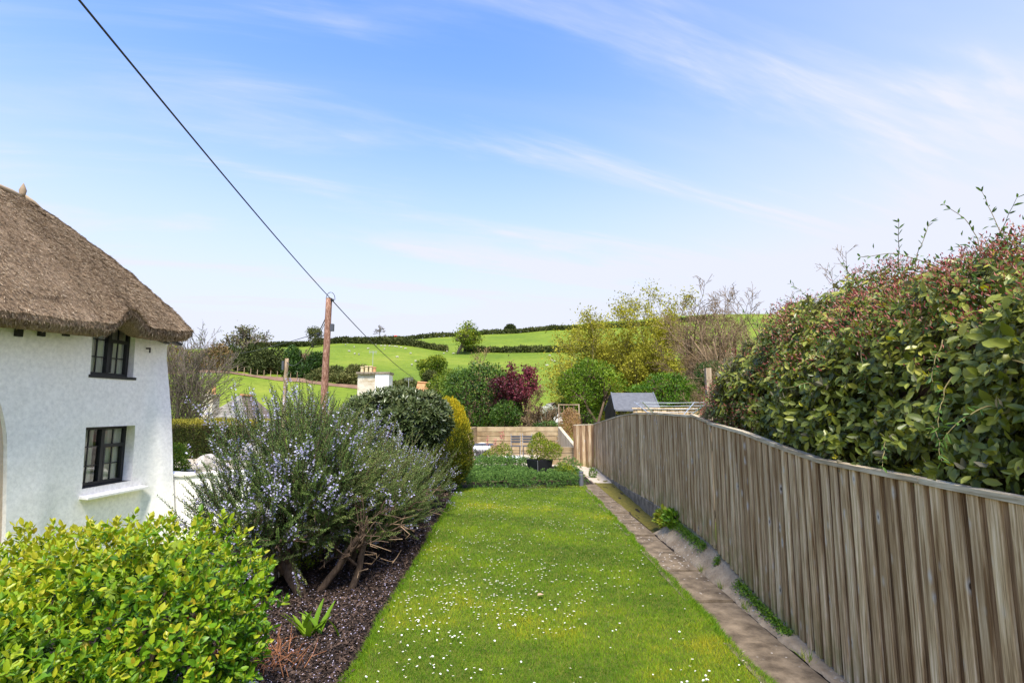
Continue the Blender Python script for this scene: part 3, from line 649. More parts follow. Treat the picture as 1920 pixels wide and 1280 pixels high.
M['straw'] = leaf_mat('straw', [(.075, .046, .026), (.215, .148, .092), (.34, .255, .165), (.52, .42, .30)], .05, .85, .15)
V, F, T = leaves(B0 + nr * .004, D, nr, Ls, r.uniform(.007, .016, ns), T4, F4, np.clip(.45 + .25 * r.normal(size=ns) + .15 * wave(B0, 74, 2.), 0, 1))
put('straw', (V, F), M['straw'], roof, tint=T, kind='stuff')
pts = [(-9.0, y, 5.74 + .02 * math.sin(y * 5)) for y in np.linspace(2.2, 9.62, 30)]
put('ridge_roll', tube(pts, [.045 + .012 * math.sin(i * 2.1) for i in range(30)], 10), M['straw'], cot, tint=np.full(300, .75), smooth=True)
put('ridge_roll', tube([(-8.99, 9.58, 5.76), (-8.9, 9.7, 5.68), (-8.78, 9.85, 5.52)], [.045, .035, .015], 8), M['straw'], cot, tint=np.full(24, .7), smooth=True)
put('finial', lathe((-9, 9.56, 5.74), [(.06, 0), (.05, .06), (.06, .12), (.04, .18), (.015, .24), (.004, .27)], 10), M['straw'], cot, tint=np.full(60, .6), smooth=True)
for px in (84, 121, 161):                                        # rafter ends under the eave
    r_ = ray(px, 622); k = -6.82 / r_[0]; yy = r_[1] * k; zz_ = CAM_Z + r_[2] * k
    put('rafter_end', box(-7.0, -6.905, yy - .045, yy + .045, zz_ - .07, zz_ + .09), M['black'], cot)
put('soffit_board', join(bar((-6.84, 9.98, 3.28), (-6.62, 10.9, 3.07), .10, .05), bar((-6.93, 9.94, 3.34), (-6.93, 10.96, 3.20), .09, .22), bar((-6.93, 9.0, 3.36), (-6.93, 9.96, 3.36), .05, .06)), M['black'], cot)
cot.rotation_euler.z = -.09; cot.location.x -= .17                 # the front is turned a little towards the garden
put('wall_bracket', join(box(-6.98, -6.88, 10.42, 10.44, 2.93, 2.96), box(-6.90, -6.88, 10.4199, 10.4401, 2.86, 2.931)), M['black'], cot)

# ------------------------------------------------------------------ low white wall, rocks and neighbour's terrace
ter = put('garden_terrace', join(box(-14, -4.15, 11.32, 18.5, -1.0, .36)), M['gravel']); tag(ter, 'raised gravel terrace behind the low white wall', kind='structure')
lw = thing('garden_wall', 'low white rendered wall running from the cottage corner behind the rosemary', 'wall', (-5.4, 11.2, -.85))
xs = np.linspace(-6.9, -3.6, 26); V = []
for x in xs:
    z = .45 + .02 * math.sin(x * 3.1) + .012 * math.sin(x * 9); V += [(x, 11.08 + .01 * math.sin(x * 5), -.85), (x, 11.06, z), (x, 11.34, z), (x, 11.36, -.85)]
put('render', (np.array(V), [(i * 4 + j, (i + 1) * 4 + j, (i + 1) * 4 + j + 1, i * 4 + j + 1) for i in range(25) for j in range(3)] + [(0, 1, 2, 3), (103, 102, 101, 100)]), M['white'], lw)
V = []
for x in xs:
    z = .45 + .02 * math.sin(x * 3.1) + .012 * math.sin(x * 9) + .002; V += [(x, 11.02, z), (x, 11.01, z + .045), (x, 11.2, z + .07), (x, 11.39, z + .045), (x, 11.38, z)]
put('coping', (np.array(V), [(i * 5 + j, (i + 1) * 5 + j, (i + 1) * 5 + (j + 1) % 5, i * 5 + (j + 1) % 5) for i in range(25) for j in range(5)] + [(0, 1, 2, 3, 4), (129, 128, 127, 126, 125)]), M['white'], lw)
def rock(name, label, c, s, seed, mat, sink=.3):
    import bmesh
    bm = bmesh.new(); bmesh.ops.create_icosphere(bm, subdivisions=3, radius=1); V = np.array([v.co[:] for v in bm.verts]); F = [tuple(v.index for v in f.verts) for f in bm.faces]; bm.free()
    r = np.random.default_rng(seed)
    for _ in range(14):                                          # chip flat facets off
        d = rdirs(r, 1)[0]; h = r.uniform(.55, .85); k = V @ d; V -= np.maximum(k - h, 0)[:, None] * d
    V *= (1 + .10 * wave(V, seed, 4))[:, None]; V[:, :2] *= (1.15 - .55 * np.clip(V[:, 2:3], -.4, 1))
    V = V * s + np.array(c) + np.array((0, 0, s[2] * (1 - sink)))
    return tag(put(name, (V, F), mat), label, 'rock')
p = at(385, 880, 11.2); rock('rock', 'pale jagged rock on the low white wall nearest the cottage', (p[0], 11.2, .50), (.27, .18, .27), 4, M['stone'])
p = at(470, 850, 11.2); rock('rock', 'pale jagged rock on the white wall behind the rosemary top', (p[0], 11.2, .50), (.30, .18, .36), 9, M['stone'])
rock('rock', 'small pale stone at the foot of the bright green bush', (-1.62, 3.55, .02), (.12, .10, .09), 12, M['stone'])

# low picket fence half hidden under the rosemary
pf = thing('picket_fence', 'low pale picket fence half hidden under the rosemary', 'fence', (-2.55, 6.5, 0))
rr = random.Random(8)
for i in range(24):
    y = 5.2 + i * .165; put('picket', box(-2.36, -2.34, y - .045, y + .045, .02 + rr.uniform(0, .03), .95 + rr.uniform(-.02, .02)), M['pale_wood'], pf)
for z in (.32, .74): put('rail', box(-2.335, -2.30, 5.1, 9.1, z - .04, z + .04), M['pale_wood'], pf)

# ------------------------------------------------------------------ poles and cables
def pole(name, label, top, base_z, r0, r1, mat, extra=None):
    t = thing(name, label, 'pole', (top[0] + .0, top[1], base_z))
    zs = np.linspace(base_z, top[2], 14); lean = .012
    put('shaft', tube([(top[0] + lean * (z - top[2]) * .6, top[1], z) for z in zs], np.linspace(r0, r1, 14), 12), mat, t, smooth=True)
    return t
PT = at(617, 560, 20.)
p1 = pole('utility_pole', 'tall reddish brown wooden utility pole carrying the overhead cable', PT, float(hz(PT[0], 20)) - .2, .145, .115, M['pole'])
put('junction_box', box(PT[0] + .12, PT[0] + .24, 19.88, 20.02, PT[2] - 1.25, PT[2] - .98), M['dark_metal'], p1)
put('cable_loop', tube([(PT[0] - .1 + .17 * (1 - math.cos(a)), 19.95, PT[2] - .02 + .26 * math.sin(a)) for a in np.linspace(0, math.pi * 1.05, 12)], .012, 5), M['cable'], p1)
put('cap', lathe((PT[0], PT[1], PT[2] + .001), [(.12, 0), (.118, .02), (.09, .03)], 10), M['old_pole'], p1)
put('cable_clamp', join(box(PT[0] + .10, PT[0] + .20, 19.86, 19.98, PT[2] - .12, PT[2] - .03)), M['black'], p1)
put('insulator', lathe((PT[0] - .33, 19.95, PT[2] - 1.42), [(.03, 0), (.06, .03), (.06, .08), (.02, .11)], 8), M['black'], p1)
put('bracket', bar((PT[0] - .36, 19.95, PT[2] - 1.425), (PT[0] - .05, 19.97, PT[2] - 1.425), .03, .03), M['dark_metal'], p1)
P2 = at(538, 672, 42.)
p2 = pole('utility_pole', 'short weathered pole standing in front of the brown track', P2, float(hz(P2[0], 42)) - .2, .17, .14, M['old_pole'])
put('bracket', box(P2[0] - .3, P2[0] - .15, 41.8, 42, P2[2] - .9, P2[2] - .2), M['dark_metal'], p2)
def cable(name, label, a, b, sag, rad, n=40):
    a, b = np.array(a, float), np.array(b, float); s = np.linspace(0, 1, n)[:, None]
    pts = a + (b - a) * s; pts[:, 2] -= (4 * sag * s * (1 - s))[:, 0]
    tag(put(name, tube(pts, rad, 6), M['cable'], smooth=True), label, 'cable')
near = at(165, 0, 6.0); dirn = near - PT; far0 = near + dirn * .9
cable('overhead_cable', 'thick black overhead cable sloping from the sky down to the pole top', far0 + np.array((0, 0, .25)), PT + np.array((.12, -.06, -.05)), .30, .015)
hse = at(775, 708, 44.)
cable('overhead_cable', 'black overhead cable running from the pole down to the orange roof', PT + np.array((.12, 0, -.06)), hse, .25, .018)
cable('overhead_cable', 'thin cable sloping from the tall pole to the short pole', PT + np.array((-.1, 0, -.75)), P2 + np.array((0, 0, -.25)), .9, .02)
q = at(500, 662, 60.)
cable('overhead_cable', 'thin cable leading left from the tall pole insulator', PT + np.array((-.33, -.05, -1.32)), at(380, 668, 48.), .3, .013)
cable('stay_wire', 'pale stay wire slanting down to the left of the tall pole', PT + np.array((-.1, 0, -.9)), at(545, 735, 33.), .05, .012)

# ------------------------------------------------------------------ houses beyond the garden
def aerial(parent, x, y, z0, z1, w_, yaw=0.):
    c, s = math.cos(yaw), math.sin(yaw); b = [tube([(x, y, z0), (x, y, z1)], .02, 5), bar((x - w_ / 2 * c, y - w_ / 2 * s, z1 - .06), (x + w_ / 2 * c, y + w_ / 2 * s, z1 - .06), .02, .02)]
    for i in range(6):
        q = -.45 + i * .18; b.append(bar((x + q * w_ * c, y + q * w_ * s, z1 - .22), (x + q * w_ * c, y + q * w_ * s, z1 + .10), .014, .014))
    put('aerial', join(*b), M['steel'], parent)
def roof_tiles(parent, A, B, C, D, rows, cols, mat, name='roof_tile', thick=.03):
    """courses of overlapping tiles on the quad A-B (eave) D-C (ridge), each course one strip of separate tiles, one part"""
    A, B, C, D = (np.array(v, float) for v in (A, B, C, D)); nrm = unit(np.cross(B - A, D - A)); nrm = nrm if nrm[2] > 0 else -nrm; parts = []; r = random.Random(rows * 7 + cols)
    for i in range(rows):
        for j in range(cols):
            s0, s1 = (j + (i % 2) * .5) / cols, (j + .94 + (i % 2) * .5) / cols; s1 = min(s1, 1); t0, t1 = i / rows, (i + 1.25) / rows; t1 = min(t1, 1)
            if s0 >= s1: continue
            g = lambda s, t, h: (A + (B - A) * s) * (1 - t) + (D + (C - D) * s) * t + nrm * h
            h0 = thick + r.uniform(0, .015); V = np.array([g(s0, t0, 0), g(s1, t0, 0), g(s1, t1, 0), g(s0, t1, 0), g(s0, t0, h0), g(s1, t0, h0), g(s1, t1, .008), g(s0, t1, .008)])
            parts.append((V, [(4, 5, 6, 7), (0, 1, 5, 4), (1, 2, 6, 5), (3, 0, 4, 7)]))
    return put(name, join(*parts), mat, parent, kind='stuff')
# slate-roofed house with chimney, left
h1 = thing('slate_house', 'small house with lichened slate roof and stained cream chimney', 'house', (-20., 40., -4.2))
apx = at(452, 741, 40.); apx2 = apx + np.array((-.6, 3.0, 0)); ez = CAM_Z - .052 * 40
eL = at(318, 800, 38.5); eM = at(470, 812, 37.0); eR = at(520, 800, 41.5); eB = eL + np.array((.2, 7, 0))
for v_ in (eL, eM, eR, eB): v_[2] = ez
put('wall', join(box(eL[0] + .5, eR[0] - .5, 38.8, 43.5, -4.4, ez + .1)), M['cream'], h1)
put('roof', (np.array([apx, apx2, eL, eM, eR, eB, eR + np.array((-.3, 4.2, 0))]), [(2, 3, 0), (3, 4, 0), (4, 6, 1, 0), (6, 5, 1), (5, 2, 0, 1)]), M['slate_brown'], h1)
roof_tiles(h1, eL, eM, apx, apx + np.array((-.05, .02, 0)), 15, 16, M['slate']); roof_tiles(h1, eM, eR, apx, apx + np.array((-.01, -.02, 0)), 15, 12, M['slate_brown'])
put('ridge_tile', tube([apx + (0, 0, .03), apx2 + (0, 0, .03)], .11, 6), M['terracotta'], h1)
ch = put('chimney', join(box(-21.62, -20.92, 38.6, 39.5, ez - 1, 2.62), box(-21.68, -20.86, 38.54, 39.56, 2.621, 2.76)), M['cream'], h1)
for x, hh in ((-21.42, .42), (-21.10, .62)): put('chimney_pot', lathe((x, 39.0, 2.761), [(.15, 0), (.13, .1), (.12, hh - .1), (.15, hh - .05), (.14, hh)], 10), M['pot_cream'] if hh < .5 else M['terracotta'], ch)
aerial(h1, -21.75, 38.55, 1.0, 4.3, 1.3)
# white double chimney in the middle
h2 = thing('white_chimney_house', 'house showing only its wide white chimney stack with four clay pots', 'house', (-11.4, 46., -4.6))
c0 = at(671, 699, 45.); c1 = at(731, 699, 45.); zt = c0[2]; xm = c0[0] + (c1[0] - c0[0]) * .56
ch = put('chimney', join(box(c0[0], xm - .002, 45, 46.4, -1.5, zt - .1)), M['cream'], h2); ch['label'] = 'cream half of the chimney stack'
put('chimney', box(xm, c1[0] - .05, 44.85, 46.4, -1.5, zt - .1), M['white'], h2)
put('chimney_cap', join(box(c0[0] - .08, c1[0] + .03, 44.78, 46.5, zt - .099, zt + .08)), M['plinth'], h2)
for i, (px, hh, mk) in enumerate(((679, .50, 'pot_cream'), (687, .56, 'pot_cream'), (695, .56, 'pot_cream'), (702, .46, 'terracotta'))):
    q = at(px, 697, 45.5); put('chimney_pot', lathe((q[0], 45.5, zt + .081), [(.17, 0), (.14, .08), (.13, hh - .12), (.17, hh - .08), (.16, hh)], 10), M[mk], ch)
put('wall', box(c0[0] - 3.2, c1[0] + 1.5, 45.1, 50, -4.8, -1.2), M['white'], h2)
V = np.array([(c0[0] - 3.5, 44.8, -1.3), (c1[0] + 1.8, 44.8, -1.3), (c1[0] + 1.8, 50.3, -1.3), (c0[0] - 3.5, 50.3, -1.3), (c0[0] - 3.5, 47.5, 1.6), (c1[0] + 1.8, 47.5, 1.6)])
put('roof', (V, [(0, 1, 5, 4), (2, 3, 4, 5), (0, 4, 3), (1, 2, 5), (0, 3, 2, 1)]), M['slate_brown'], h2)
aerial(h2, at(698, 690, 45.6)[0], 45.7, zt + .08, zt + 1.9, .7, .5)
# orange tiled roof
h3 = thing('orange_roof_house', 'house with a hipped orange clay tile roof beside the dark green trees', 'house', (-7., 46., -4.6))
a0 = at(783, 717, 45.); a1 = at(806, 719, 45.); e0_ = at(764, 748, 43.); e1_ = at(826, 748, 43.); 
for v_ in (e0_, e1_): v_[2] = .3
put('wall', box(e0_[0] + .3, e1_[0] - .3, 43.4, 47.5, -4.8, .4), M['white'], h3)
put('roof', (np.array([a0, a1, e0_, e1_, e1_ + np.array((.3, 5, 0)), e0_ + np.array((-.3, 5, 0))]), [(2, 3, 1, 0), (3, 4, 1), (4, 5, 0, 1), (5, 2, 0)]), M['terracotta'], h3)
roof_tiles(h3, e0_, e1_, a1, a0, 9, 14, M['terracotta'])
put('ridge_tile', tube([a0 + (0, 0, .03), a1 + (0, 0, .03)], .10, 6), M['terracotta'], h3); put('ridge_tile', tube([a1 + (0, 0, .03), e1_ + (0, 0, .03)], .08, 6), M['cream'], h3)
aerial(h3, at(766, 720, 44.)[0], 44., .3, at(766, 709, 44.)[2], .8, .8)
# pale cottage half hidden behind the purple tree
h4 = thing('pale_house', 'white gabled house half hidden behind the purple tree', 'house', (2.4, 34., -3.))
gp = [at(1003, 800, 33.), at(1062, 805, 33.), at(1055, 776, 33.), at(1040, 757, 33.), at(1004, 786, 33.)]
V = np.array([p + np.array((0, d, 0)) for d in (0, 5.) for p in gp]); V[[0, 1, 5, 6], 2] = -3.4
put('wall', (V, [(0, 1, 2, 3, 4), (9, 8, 7, 6, 5), (1, 6, 7, 2), (5, 0, 4, 9), (0, 5, 6, 1)]), M['white'], h4)
o_s = np.array((0, -.25, .10)); put('roof', (np.array([gp[2] + o_s, gp[3] + o_s, gp[4] + o_s, gp[2] + (0, 5.2, .1), gp[3] + (0, 5.2, .1), gp[4] + (0, 5.2, .1)]), [(0, 1, 4, 3), (1, 2, 5, 4)]), M['slate_brown'], h4)
put('window', box(gp[0][0] + .75, gp[0][0] + 1.35, 32.96, 32.99, .1, .9), M['black'], h4)

# ------------------------------------------------------------------ shed, clothes dryer, posts on the far side of the fence
sh = thing('garden_shed', 'dark timber shed with a grey felt roof behind the fence', 'shed', (5.0, 21., -.05))
rL, rR = at(1146.5, 736, 21.), at(1224.5, 738.5, 21.); zl = rL[2]; rR[2] = zl
eLs, eRs = at(1153.5, 768, 20.), at(1238, 771, 20.); eRs[2] = eLs[2] - .02; ez = eLs[2]; bk = 2 * 21. - 20. 
V = np.array([eLs, eRs, rR, rL, (rL[0] - .12, bk, ez), (rR[0] + .2, bk, ez)]); lower = V - np.array((0, 0, .05))
put('roof', (np.concatenate((V, lower)), [(0, 1, 2, 3), (3, 2, 5, 4), (7, 6, 9, 8), (8, 9, 10, 11), (0, 6, 7, 1), (1, 7, 8, 2), (2, 8, 11, 5), (0, 3, 9, 6), (3, 4, 10, 9)]), M['felt'], sh)
put('verge_strip', bar(V[0] + (-.01, 0, .012), V[3] + (-.01, 0, .012), .05, .03), M['bollard'], sh); put('verge_strip', bar(V[1] + (0, 0, .012), V[2] + (0, 0, .012), .05, .03), M['bollard'], sh)
x0, x1 = eLs[0] + .05, eRs[0] - .12
for i in range(11):
    z = -.04 + i * .16
    if z + .155 < ez - .06: put('board', box(x0, x1, 20.14 - .012 * (i % 2), 20.18, z, z + .155), M['black'], sh)
for i in range(14):
    y = 20.2 + i * .13; zt_ = ez + (zl - ez) * (1 - abs(y + .06 - 21.) / 1.0) - .07
    put('board', box(x0 - .012 * (i % 2) - .05, x0 - .01, y, y + .125, -.04, max(zt_, ez - .1)), M['black'], sh)
put('window', box(x0 + .15, x0 + .55, 20.10, 20.12, ez - .30, ez - .08), M['glass'], sh)
dr = thing('rotary_dryer', 'rotary clothes dryer with opened arms behind the arched fence', 'clothes dryer', (3.72, 12.2, -.05))
cxd, cyd = 3.74, 12.2; put('mast', tube([(cxd, cyd, -.05), (cxd, cyd, 1.62)], .025, 8), M['steel'], dr)
ends = []
for i in range(4):
    a = R(38 + 90 * i); e = (cxd + 1.0 * math.cos(a), cyd + 1.0 * math.sin(a), 1.93); ends.append(e); put('arm', tube([(cxd, cyd, 1.30), e], .012, 6), M['steel'], dr)
for k in range(1, 6):
    f = .42 + .112 * k; pts = [np.array((cxd, cyd, 1.30)) + (np.array(e) - np.array((cxd, cyd, 1.30))) * f for e in ends]
    put('line', join(*[tube([pts[i], (pts[i] + pts[(i + 1) % 4]) / 2 - (0, 0, .015), pts[(i + 1) % 4]], .004, 4) for i in range(4)]), M['steel'], dr)
put('hub', lathe((cxd, cyd, 1.24), [(.05, 0), (.06, .03), (.06, .1), (.03, .13)], 8), M['black'], dr)
nf = thing('close_board_fence', 'low brown neighbouring fence seen beyond the rotary dryer', 'fence', (5.2, 17., 0))
for i in range(24): x = 4.05 + i * .13; put('board', box(x, x + .125, 17.0 - .012 * (i % 2), 17.02, -.05, 1.74 + .01 * (i % 3)), M['fence'], nf)
put('cap_rail', box(4.0, 7.2, 16.95, 17.05, 1.765, 1.80), M['fence'], nf)
tp = thing('trellis_post', 'tall pale weathered post with broken trellis at the hedge end', 'post', (3.5, 9.0, -.05))
q = at(1327, 690, 9.); put('post', bar((q[0], 9, -.05), (q[0], 9, q[2]), .09, .09), M['old_pole'], tp)
for dx, top_ in ((.14, 2.35), (.24, 2.2), (.33, 2.25), (.42, 2.1)): put('lath', bar((q[0] + dx, 9.02, .2), (q[0] + dx + .02, 9.02, top_), .03, .015), M['old_pole'], tp)
for z in (1.2, 1.75, 2.12): put('rail', bar((q[0] + .046, 9.01, z), (q[0] + .6, 9.01, z + .02), .03, .03), M['old_pole'], tp)

# ------------------------------------------------------------------ terrace at the end: sleeper walls, furniture, planter, light
fb = put('far_bed', box(-1.9, 2.1, 12.35, 16.9, -.2, .002), M['soil']); tag(fb, 'dark soil bed under the spreading juniper', kind='structure')
patio = put('terrace_paving', box(-3.2, 3.2, 13.2, 22.5, -.3, -.004), M['gravel']); tag(patio, 'pale gravel seating terrace at the end of the lawn', kind='structure')
sw = thing('sleeper_wall', 'stepped retaining wall of pale horizontal timber sleepers', 'wall', (.5, 21., 0)); rr = random.Random(12)
xa, xb = at(890, 800, 21.)[0], at(1046, 800, 21.)[0]
for i in range(6):
    z = -.02 + i * .182; brk = xa + (xb - xa) * (.36 if i % 2 else .36 + rr.uniform(-.02, .02))
    for a, b in ((xa, brk - .006), (brk, xb)): put('sleeper', box(a, b, 21 + rr.uniform(-.008, .008), 21.2, z, z + .165), M['sleeper'], sw)
q0 = at(877, 801, 19.5)
for i in range(6): z = -.019 + i * .182; put('sleeper', (lambda V: (V, BOXF))(np.array([(q0[0], 19.4, z), (q0[0] + .12, 19.4, z), (xa + .1, 20.98, z), (xa - .04, 20.98, z), (q0[0], 19.4, z + .174), (q0[0] + .12, 19.4, z + .174), (xa + .1, 20.98, z + .174), (xa - .04, 20.98, z + .174)])), M['sleeper'], sw)
zt = -.02 + 6 * .182
V = np.array([(xb + .002, 20.99, -.02), (2.22, 17.62, -.02), (2.22, 17.62, .56), (xb + .002, 20.99, zt - .01)]); V2 = V + np.array((.12, .02, 0)); put('sloped_side', (np.concatenate((V, V2)), [(0, 1, 2, 3), (7, 6, 5, 4), (0, 4, 5, 1), (1, 5, 6, 2), (2, 6, 7, 3), (3, 7, 4, 0)]), M['pale_wood'], sw)
for i in range(3): z = -.02 + i * .19; put('sleeper', box(at(1012, 850, 17.5)[0], 2.30, 17.4 + rr.uniform(-.006, .006), 17.58, z, z + .173), M['sleeper'], sw)
def bistro_chair(c, label):
    x, y, z = c; t = thing('folding_chair', label, 'chair', c, 'folding chairs on the terrace'); w_ = .165
    for s in (-1, 1):
        put('leg', bar((x + s * w_, y - .22, z), (x + s * w_, y + .20, z + .88), .02, .02), M['dark_metal'], t)
        put('leg', bar((x + s * (w_ - .03), y + .24, z), (x + s * (w_ - .03), y - .18, z + .46), .02, .02), M['dark_metal'], t)
    for i in range(5): put('seat_slat', box(x - w_, x + w_, y - .22 + i * .085, y - .15 + i * .085, z + .452, z + .472), M['dark_metal'], t)
    for zz_ in (.60, .69, .78): put('back_slat', bar((x - w_ - .01, y + .07 + (zz_ - .6) * .477, z + zz_), (x + w_ + .01, y + .07 + (zz_ - .6) * .477, z + zz_), .016, .065), M['dark_metal'], t)
    put('brace', join(bar((x - w_, y - .12, z + .2), (x + w_, y - .16, z + .12), .015, .015), bar((x - w_ + .02, y + .15, z + .2), (x + w_ - .02, y + .15, z + .2), .015, .015)), M['dark_metal'], t)
q = at(967, 857, 19.2); bistro_chair((q[0], 19.2, -.003), 'dark slatted folding chair, left one of the pair on the terrace')
q = at(989, 857, 19.2); bistro_chair((q[0], 19.2, -.003), 'dark slatted folding chair, right one of the pair beside the planter shrub')
q = at(905, 833, 18.5); tb = thing('round_table', 'small round dark metal table beside the golden conifer', 'table', (q[0], 18.5, -.003))
put('table_top', lathe((q[0], 18.5, q[2] - .015), [(.40, 0), (.42, .01), (.42, .03), (.40, .035)], 24), M['dark_metal'], tb)
for i in range(3): a = R(30 + 120 * i); put('leg', tube([(q[0] + .30 * math.cos(a), 18.5 + .30 * math.sin(a), -.003), (q[0] + .06 * math.cos(a), 18.5 + .06 * math.sin(a), q[2] * .5), (q[0] + .25 * math.cos(a), 18.5 + .25 * math.sin(a), q[2] - .014)], .012, 6), M['dark_metal'], tb)
q = at(903, 852, 19.4); tc_ = thing('tub_chair', 'white rounded plastic chair behind the dark round table', 'chair', (q[0], 19.4, -.003))
a = np.linspace(R(-40), R(220), 26); A, B = np.meshgrid(a, np.linspace(0, 1, 8), indexing='ij'); hh = .22 + .30 * np.clip(np.sin(A) * .5 + .5, 0, 1)
V = np.stack((q[0] + (.24 + .08 * B) * np.cos(A), 19.4 + (.24 + .08 * B) * np.sin(A), .02 + B * hh), -1).reshape(-1, 3); V2 = V * 1; V2[:, :2] = np.array((q[0], 19.4)) + (V[:, :2] - np.array((q[0], 19.4))) * .92
put('shell', join((V, gridf(26, 8)), (V2, gridf(26, 8))), M['white_plastic'], tc_, smooth=True); put('seat', lathe((q[0], 19.4, .34), [(.05, -.34), (.06, -.1), (.27, -.04), (.29, .02), (.25, .05)], 18), M['white_plastic'], tc_, smooth=True)
q = at(962, 855, 17.6); tag(put('stone_slab', (lambda v: (v[0], v[1]))(lathe((q[0], 17.9, -.003), [(.30, 0), (.34, .05), (.33, .16), (.30, .20), (.1, .205)], 14)), M['white_plastic'], smooth=True), 'low round white pot seen just over the juniper', 'pot')
q = gr(1011, 882); q[2] = 0; pl = thing('planter', 'square black planter holding the yellow green shrub', 'planter', (.89, 14.2, -.003))
pc = np.array((.89, 14.2)); hw0, hw1, a = .19, .25, R(33); cs = [(math.cos(a + R(90) * i + R(45)), math.sin(a + R(90) * i + R(45))) for i in range(4)]
V = np.array([(pc[0] + hw0 * 1.414 * c, pc[1] + hw0 * 1.414 * s, -.003) for c, s in cs] + [(pc[0] + hw1 * 1.414 * c, pc[1] + hw1 * 1.414 * s, .46) for c, s in cs] + [(pc[0] + (hw1 - .03) * 1.414 * c, pc[1] + (hw1 - .03) * 1.414 * s, .46) for c, s in cs] + [(pc[0] + (hw1 - .03) * 1.414 * c, pc[1] + (hw1 - .03) * 1.414 * s, .42) for c, s in cs])
put('body', (V, [(3, 2, 1, 0)] + [(l * 4 + i, l * 4 + (i + 1) % 4, l * 4 + 4 + (i + 1) % 4, l * 4 + 4 + i) for l in range(3) for i in range(4)]), M['black'], pl); put('compost', (V[12:16] * 1, [(0, 1, 2, 3)]), M['soil'], pl)
k_ = int(np.argmin(V[4:8, 1])); put('corner_trim', bar(V[k_] + (0, -.004, .004), V[4 + k_] + (0, -.004, -.002), .014, .014), M['steel'], pl)
bl = gr(1090, 911); bo = thing('bollard_light', 'short grey cylindrical bollard light at the lawn corner', 'garden light', (bl[0], bl[1], -.01))
put('post', lathe((bl[0], bl[1], -.01), [(.052, 0), (.052, .27), (.050, .272)], 18), M['bollard'], bo); put('lens', lathe((bl[0], bl[1], .262), [(.046, 0), (.046, .03)], 18), M['steel'], bo); put('cap', lathe((bl[0], bl[1], .292), [(.053, 0), (.053, .035), (.045, .042)], 18), M['bollard'], bo)
tr = thing('garden_trellis', 'pale wooden trellis frame with dried climber beyond the fence end', 'trellis', (2.5, 22., 0))
xa2, xb2 = at(1048, 800, 22.)[0], at(1086, 800, 22.)[0]; zt2 = at(1066, 757, 22.)[2]
for x in (xa2, xb2): put('post', box(x - .02, x + .02, 21.97, 22.03, -.05, zt2), M['old_pole'], tr)
for i in range(4): put('lath', box(xa2 + .031, xb2 - .031, 21.985, 22.012, zt2 - .05 - i * .35, zt2 - .01 - i * .35), M['old_pole'], tr)
for i in range(1, 4): x = xa2 + (xb2 - xa2) * i / 4; put('lath', box(x - .012, x + .012, 22.0125, 22.03, .1, zt2 - .051), M['old_pole'], tr)
pt = gr(884, 872); tag(put('clay_pot', join(lathe((pt[0] - .02, 15.6, -.003), [(.16, 0), (.22, .26), (.24, .27), (.24, .33), (.21, .335)], 16)), M['terracotta'], smooth=False), 'brick red clay pot at the foot of the golden conifer', 'pot')
# ------------------------------------------------------------------ near shrubs
CAMP = np.array((0, 0, CAM_Z))
def in_frame(P, m=10):
    d = P - CAMP; c, s = math.cos(-YAW), math.sin(-YAW); x = c * d[:, 0] - s * d[:, 1]; y = s * d[:, 0] + c * d[:, 1]; z = d[:, 2]
    f = math.cos(PITCH) * y + math.sin(PITCH) * z; u = -math.sin(PITCH) * y + math.cos(PITCH) * z
    px = 960 + FPX * x / f; py = 640 - FPX * u / f
    return (f > .2) & (px > m) & (px < 1920 - m) & (py > m) & (py < 1280 - m), f
def leaf_pieces(parent, P, D, U, L, W, mat, tint, Nn, rr, name='leaf', n=300):
    """the leaves that show largest become parts of their own; returns the mask of the rest"""
    inside, f = in_frame(P); face = ((CAMP - P) * Nn).sum(1) > 0
    score = np.where(inside & face & (rr > np.quantile(rr, .55)), L / f, 0); pick = np.argsort(-score)[:n]
    vm = []
    for k in range(8):
        vm.append(mesh_data(name, T8 * (1, 1, 1), F8L, mat, tint=np.full(8, (k + .5) / 8), smooth=True))
    Dn, S, Nr = frames(D[pick], U[pick])
    for a, i in enumerate(pick):
        o = bpy.data.objects.new(name, vm[min(7, int(tint[i] * 8))]); o.parent = parent; p = P[i] - ORG[parent]
        s, d, q = S[a] * W[i], Dn[a] * L[i], Nr[a] * L[i]
        o.matrix_basis = Matrix(((s[0], d[0], q[0], p[0]), (s[1], d[1], q[1], p[1]), (s[2], d[2], q[2], p[2]), (0, 0, 0, 1))); col.objects.link(o)
    rest = np.ones(len(P), bool); rest[pick] = False; return rest
def rosette_leaves(r, P, Nn, per, spread, up):
    """whorls of leaves at shoot tips: returns base points, directions, normals, index"""
    m = len(P); ax = unit(Nn * .8 + rdirs(r, m) * .55 + np.array((0, 0, up))); k = np.repeat(np.arange(m), per); ph = np.tile(np.arange(per) * 2.4, m) + np.repeat(r.random(m) * 6.28, per)
    a = ax[k]; s = unit(np.cross(a, np.array((.31, .52, .79)))); b = np.cross(a, s); rad = s * np.cos(ph)[:, None] + b * np.sin(ph)[:, None]
    step = np.tile(np.linspace(0, 1, per), m); op = (spread * (1.15 - .75 * step))[:, None]
    D = unit(a * (1 - .35 * op) + rad * op); return P[k], D, a, k, step, rad

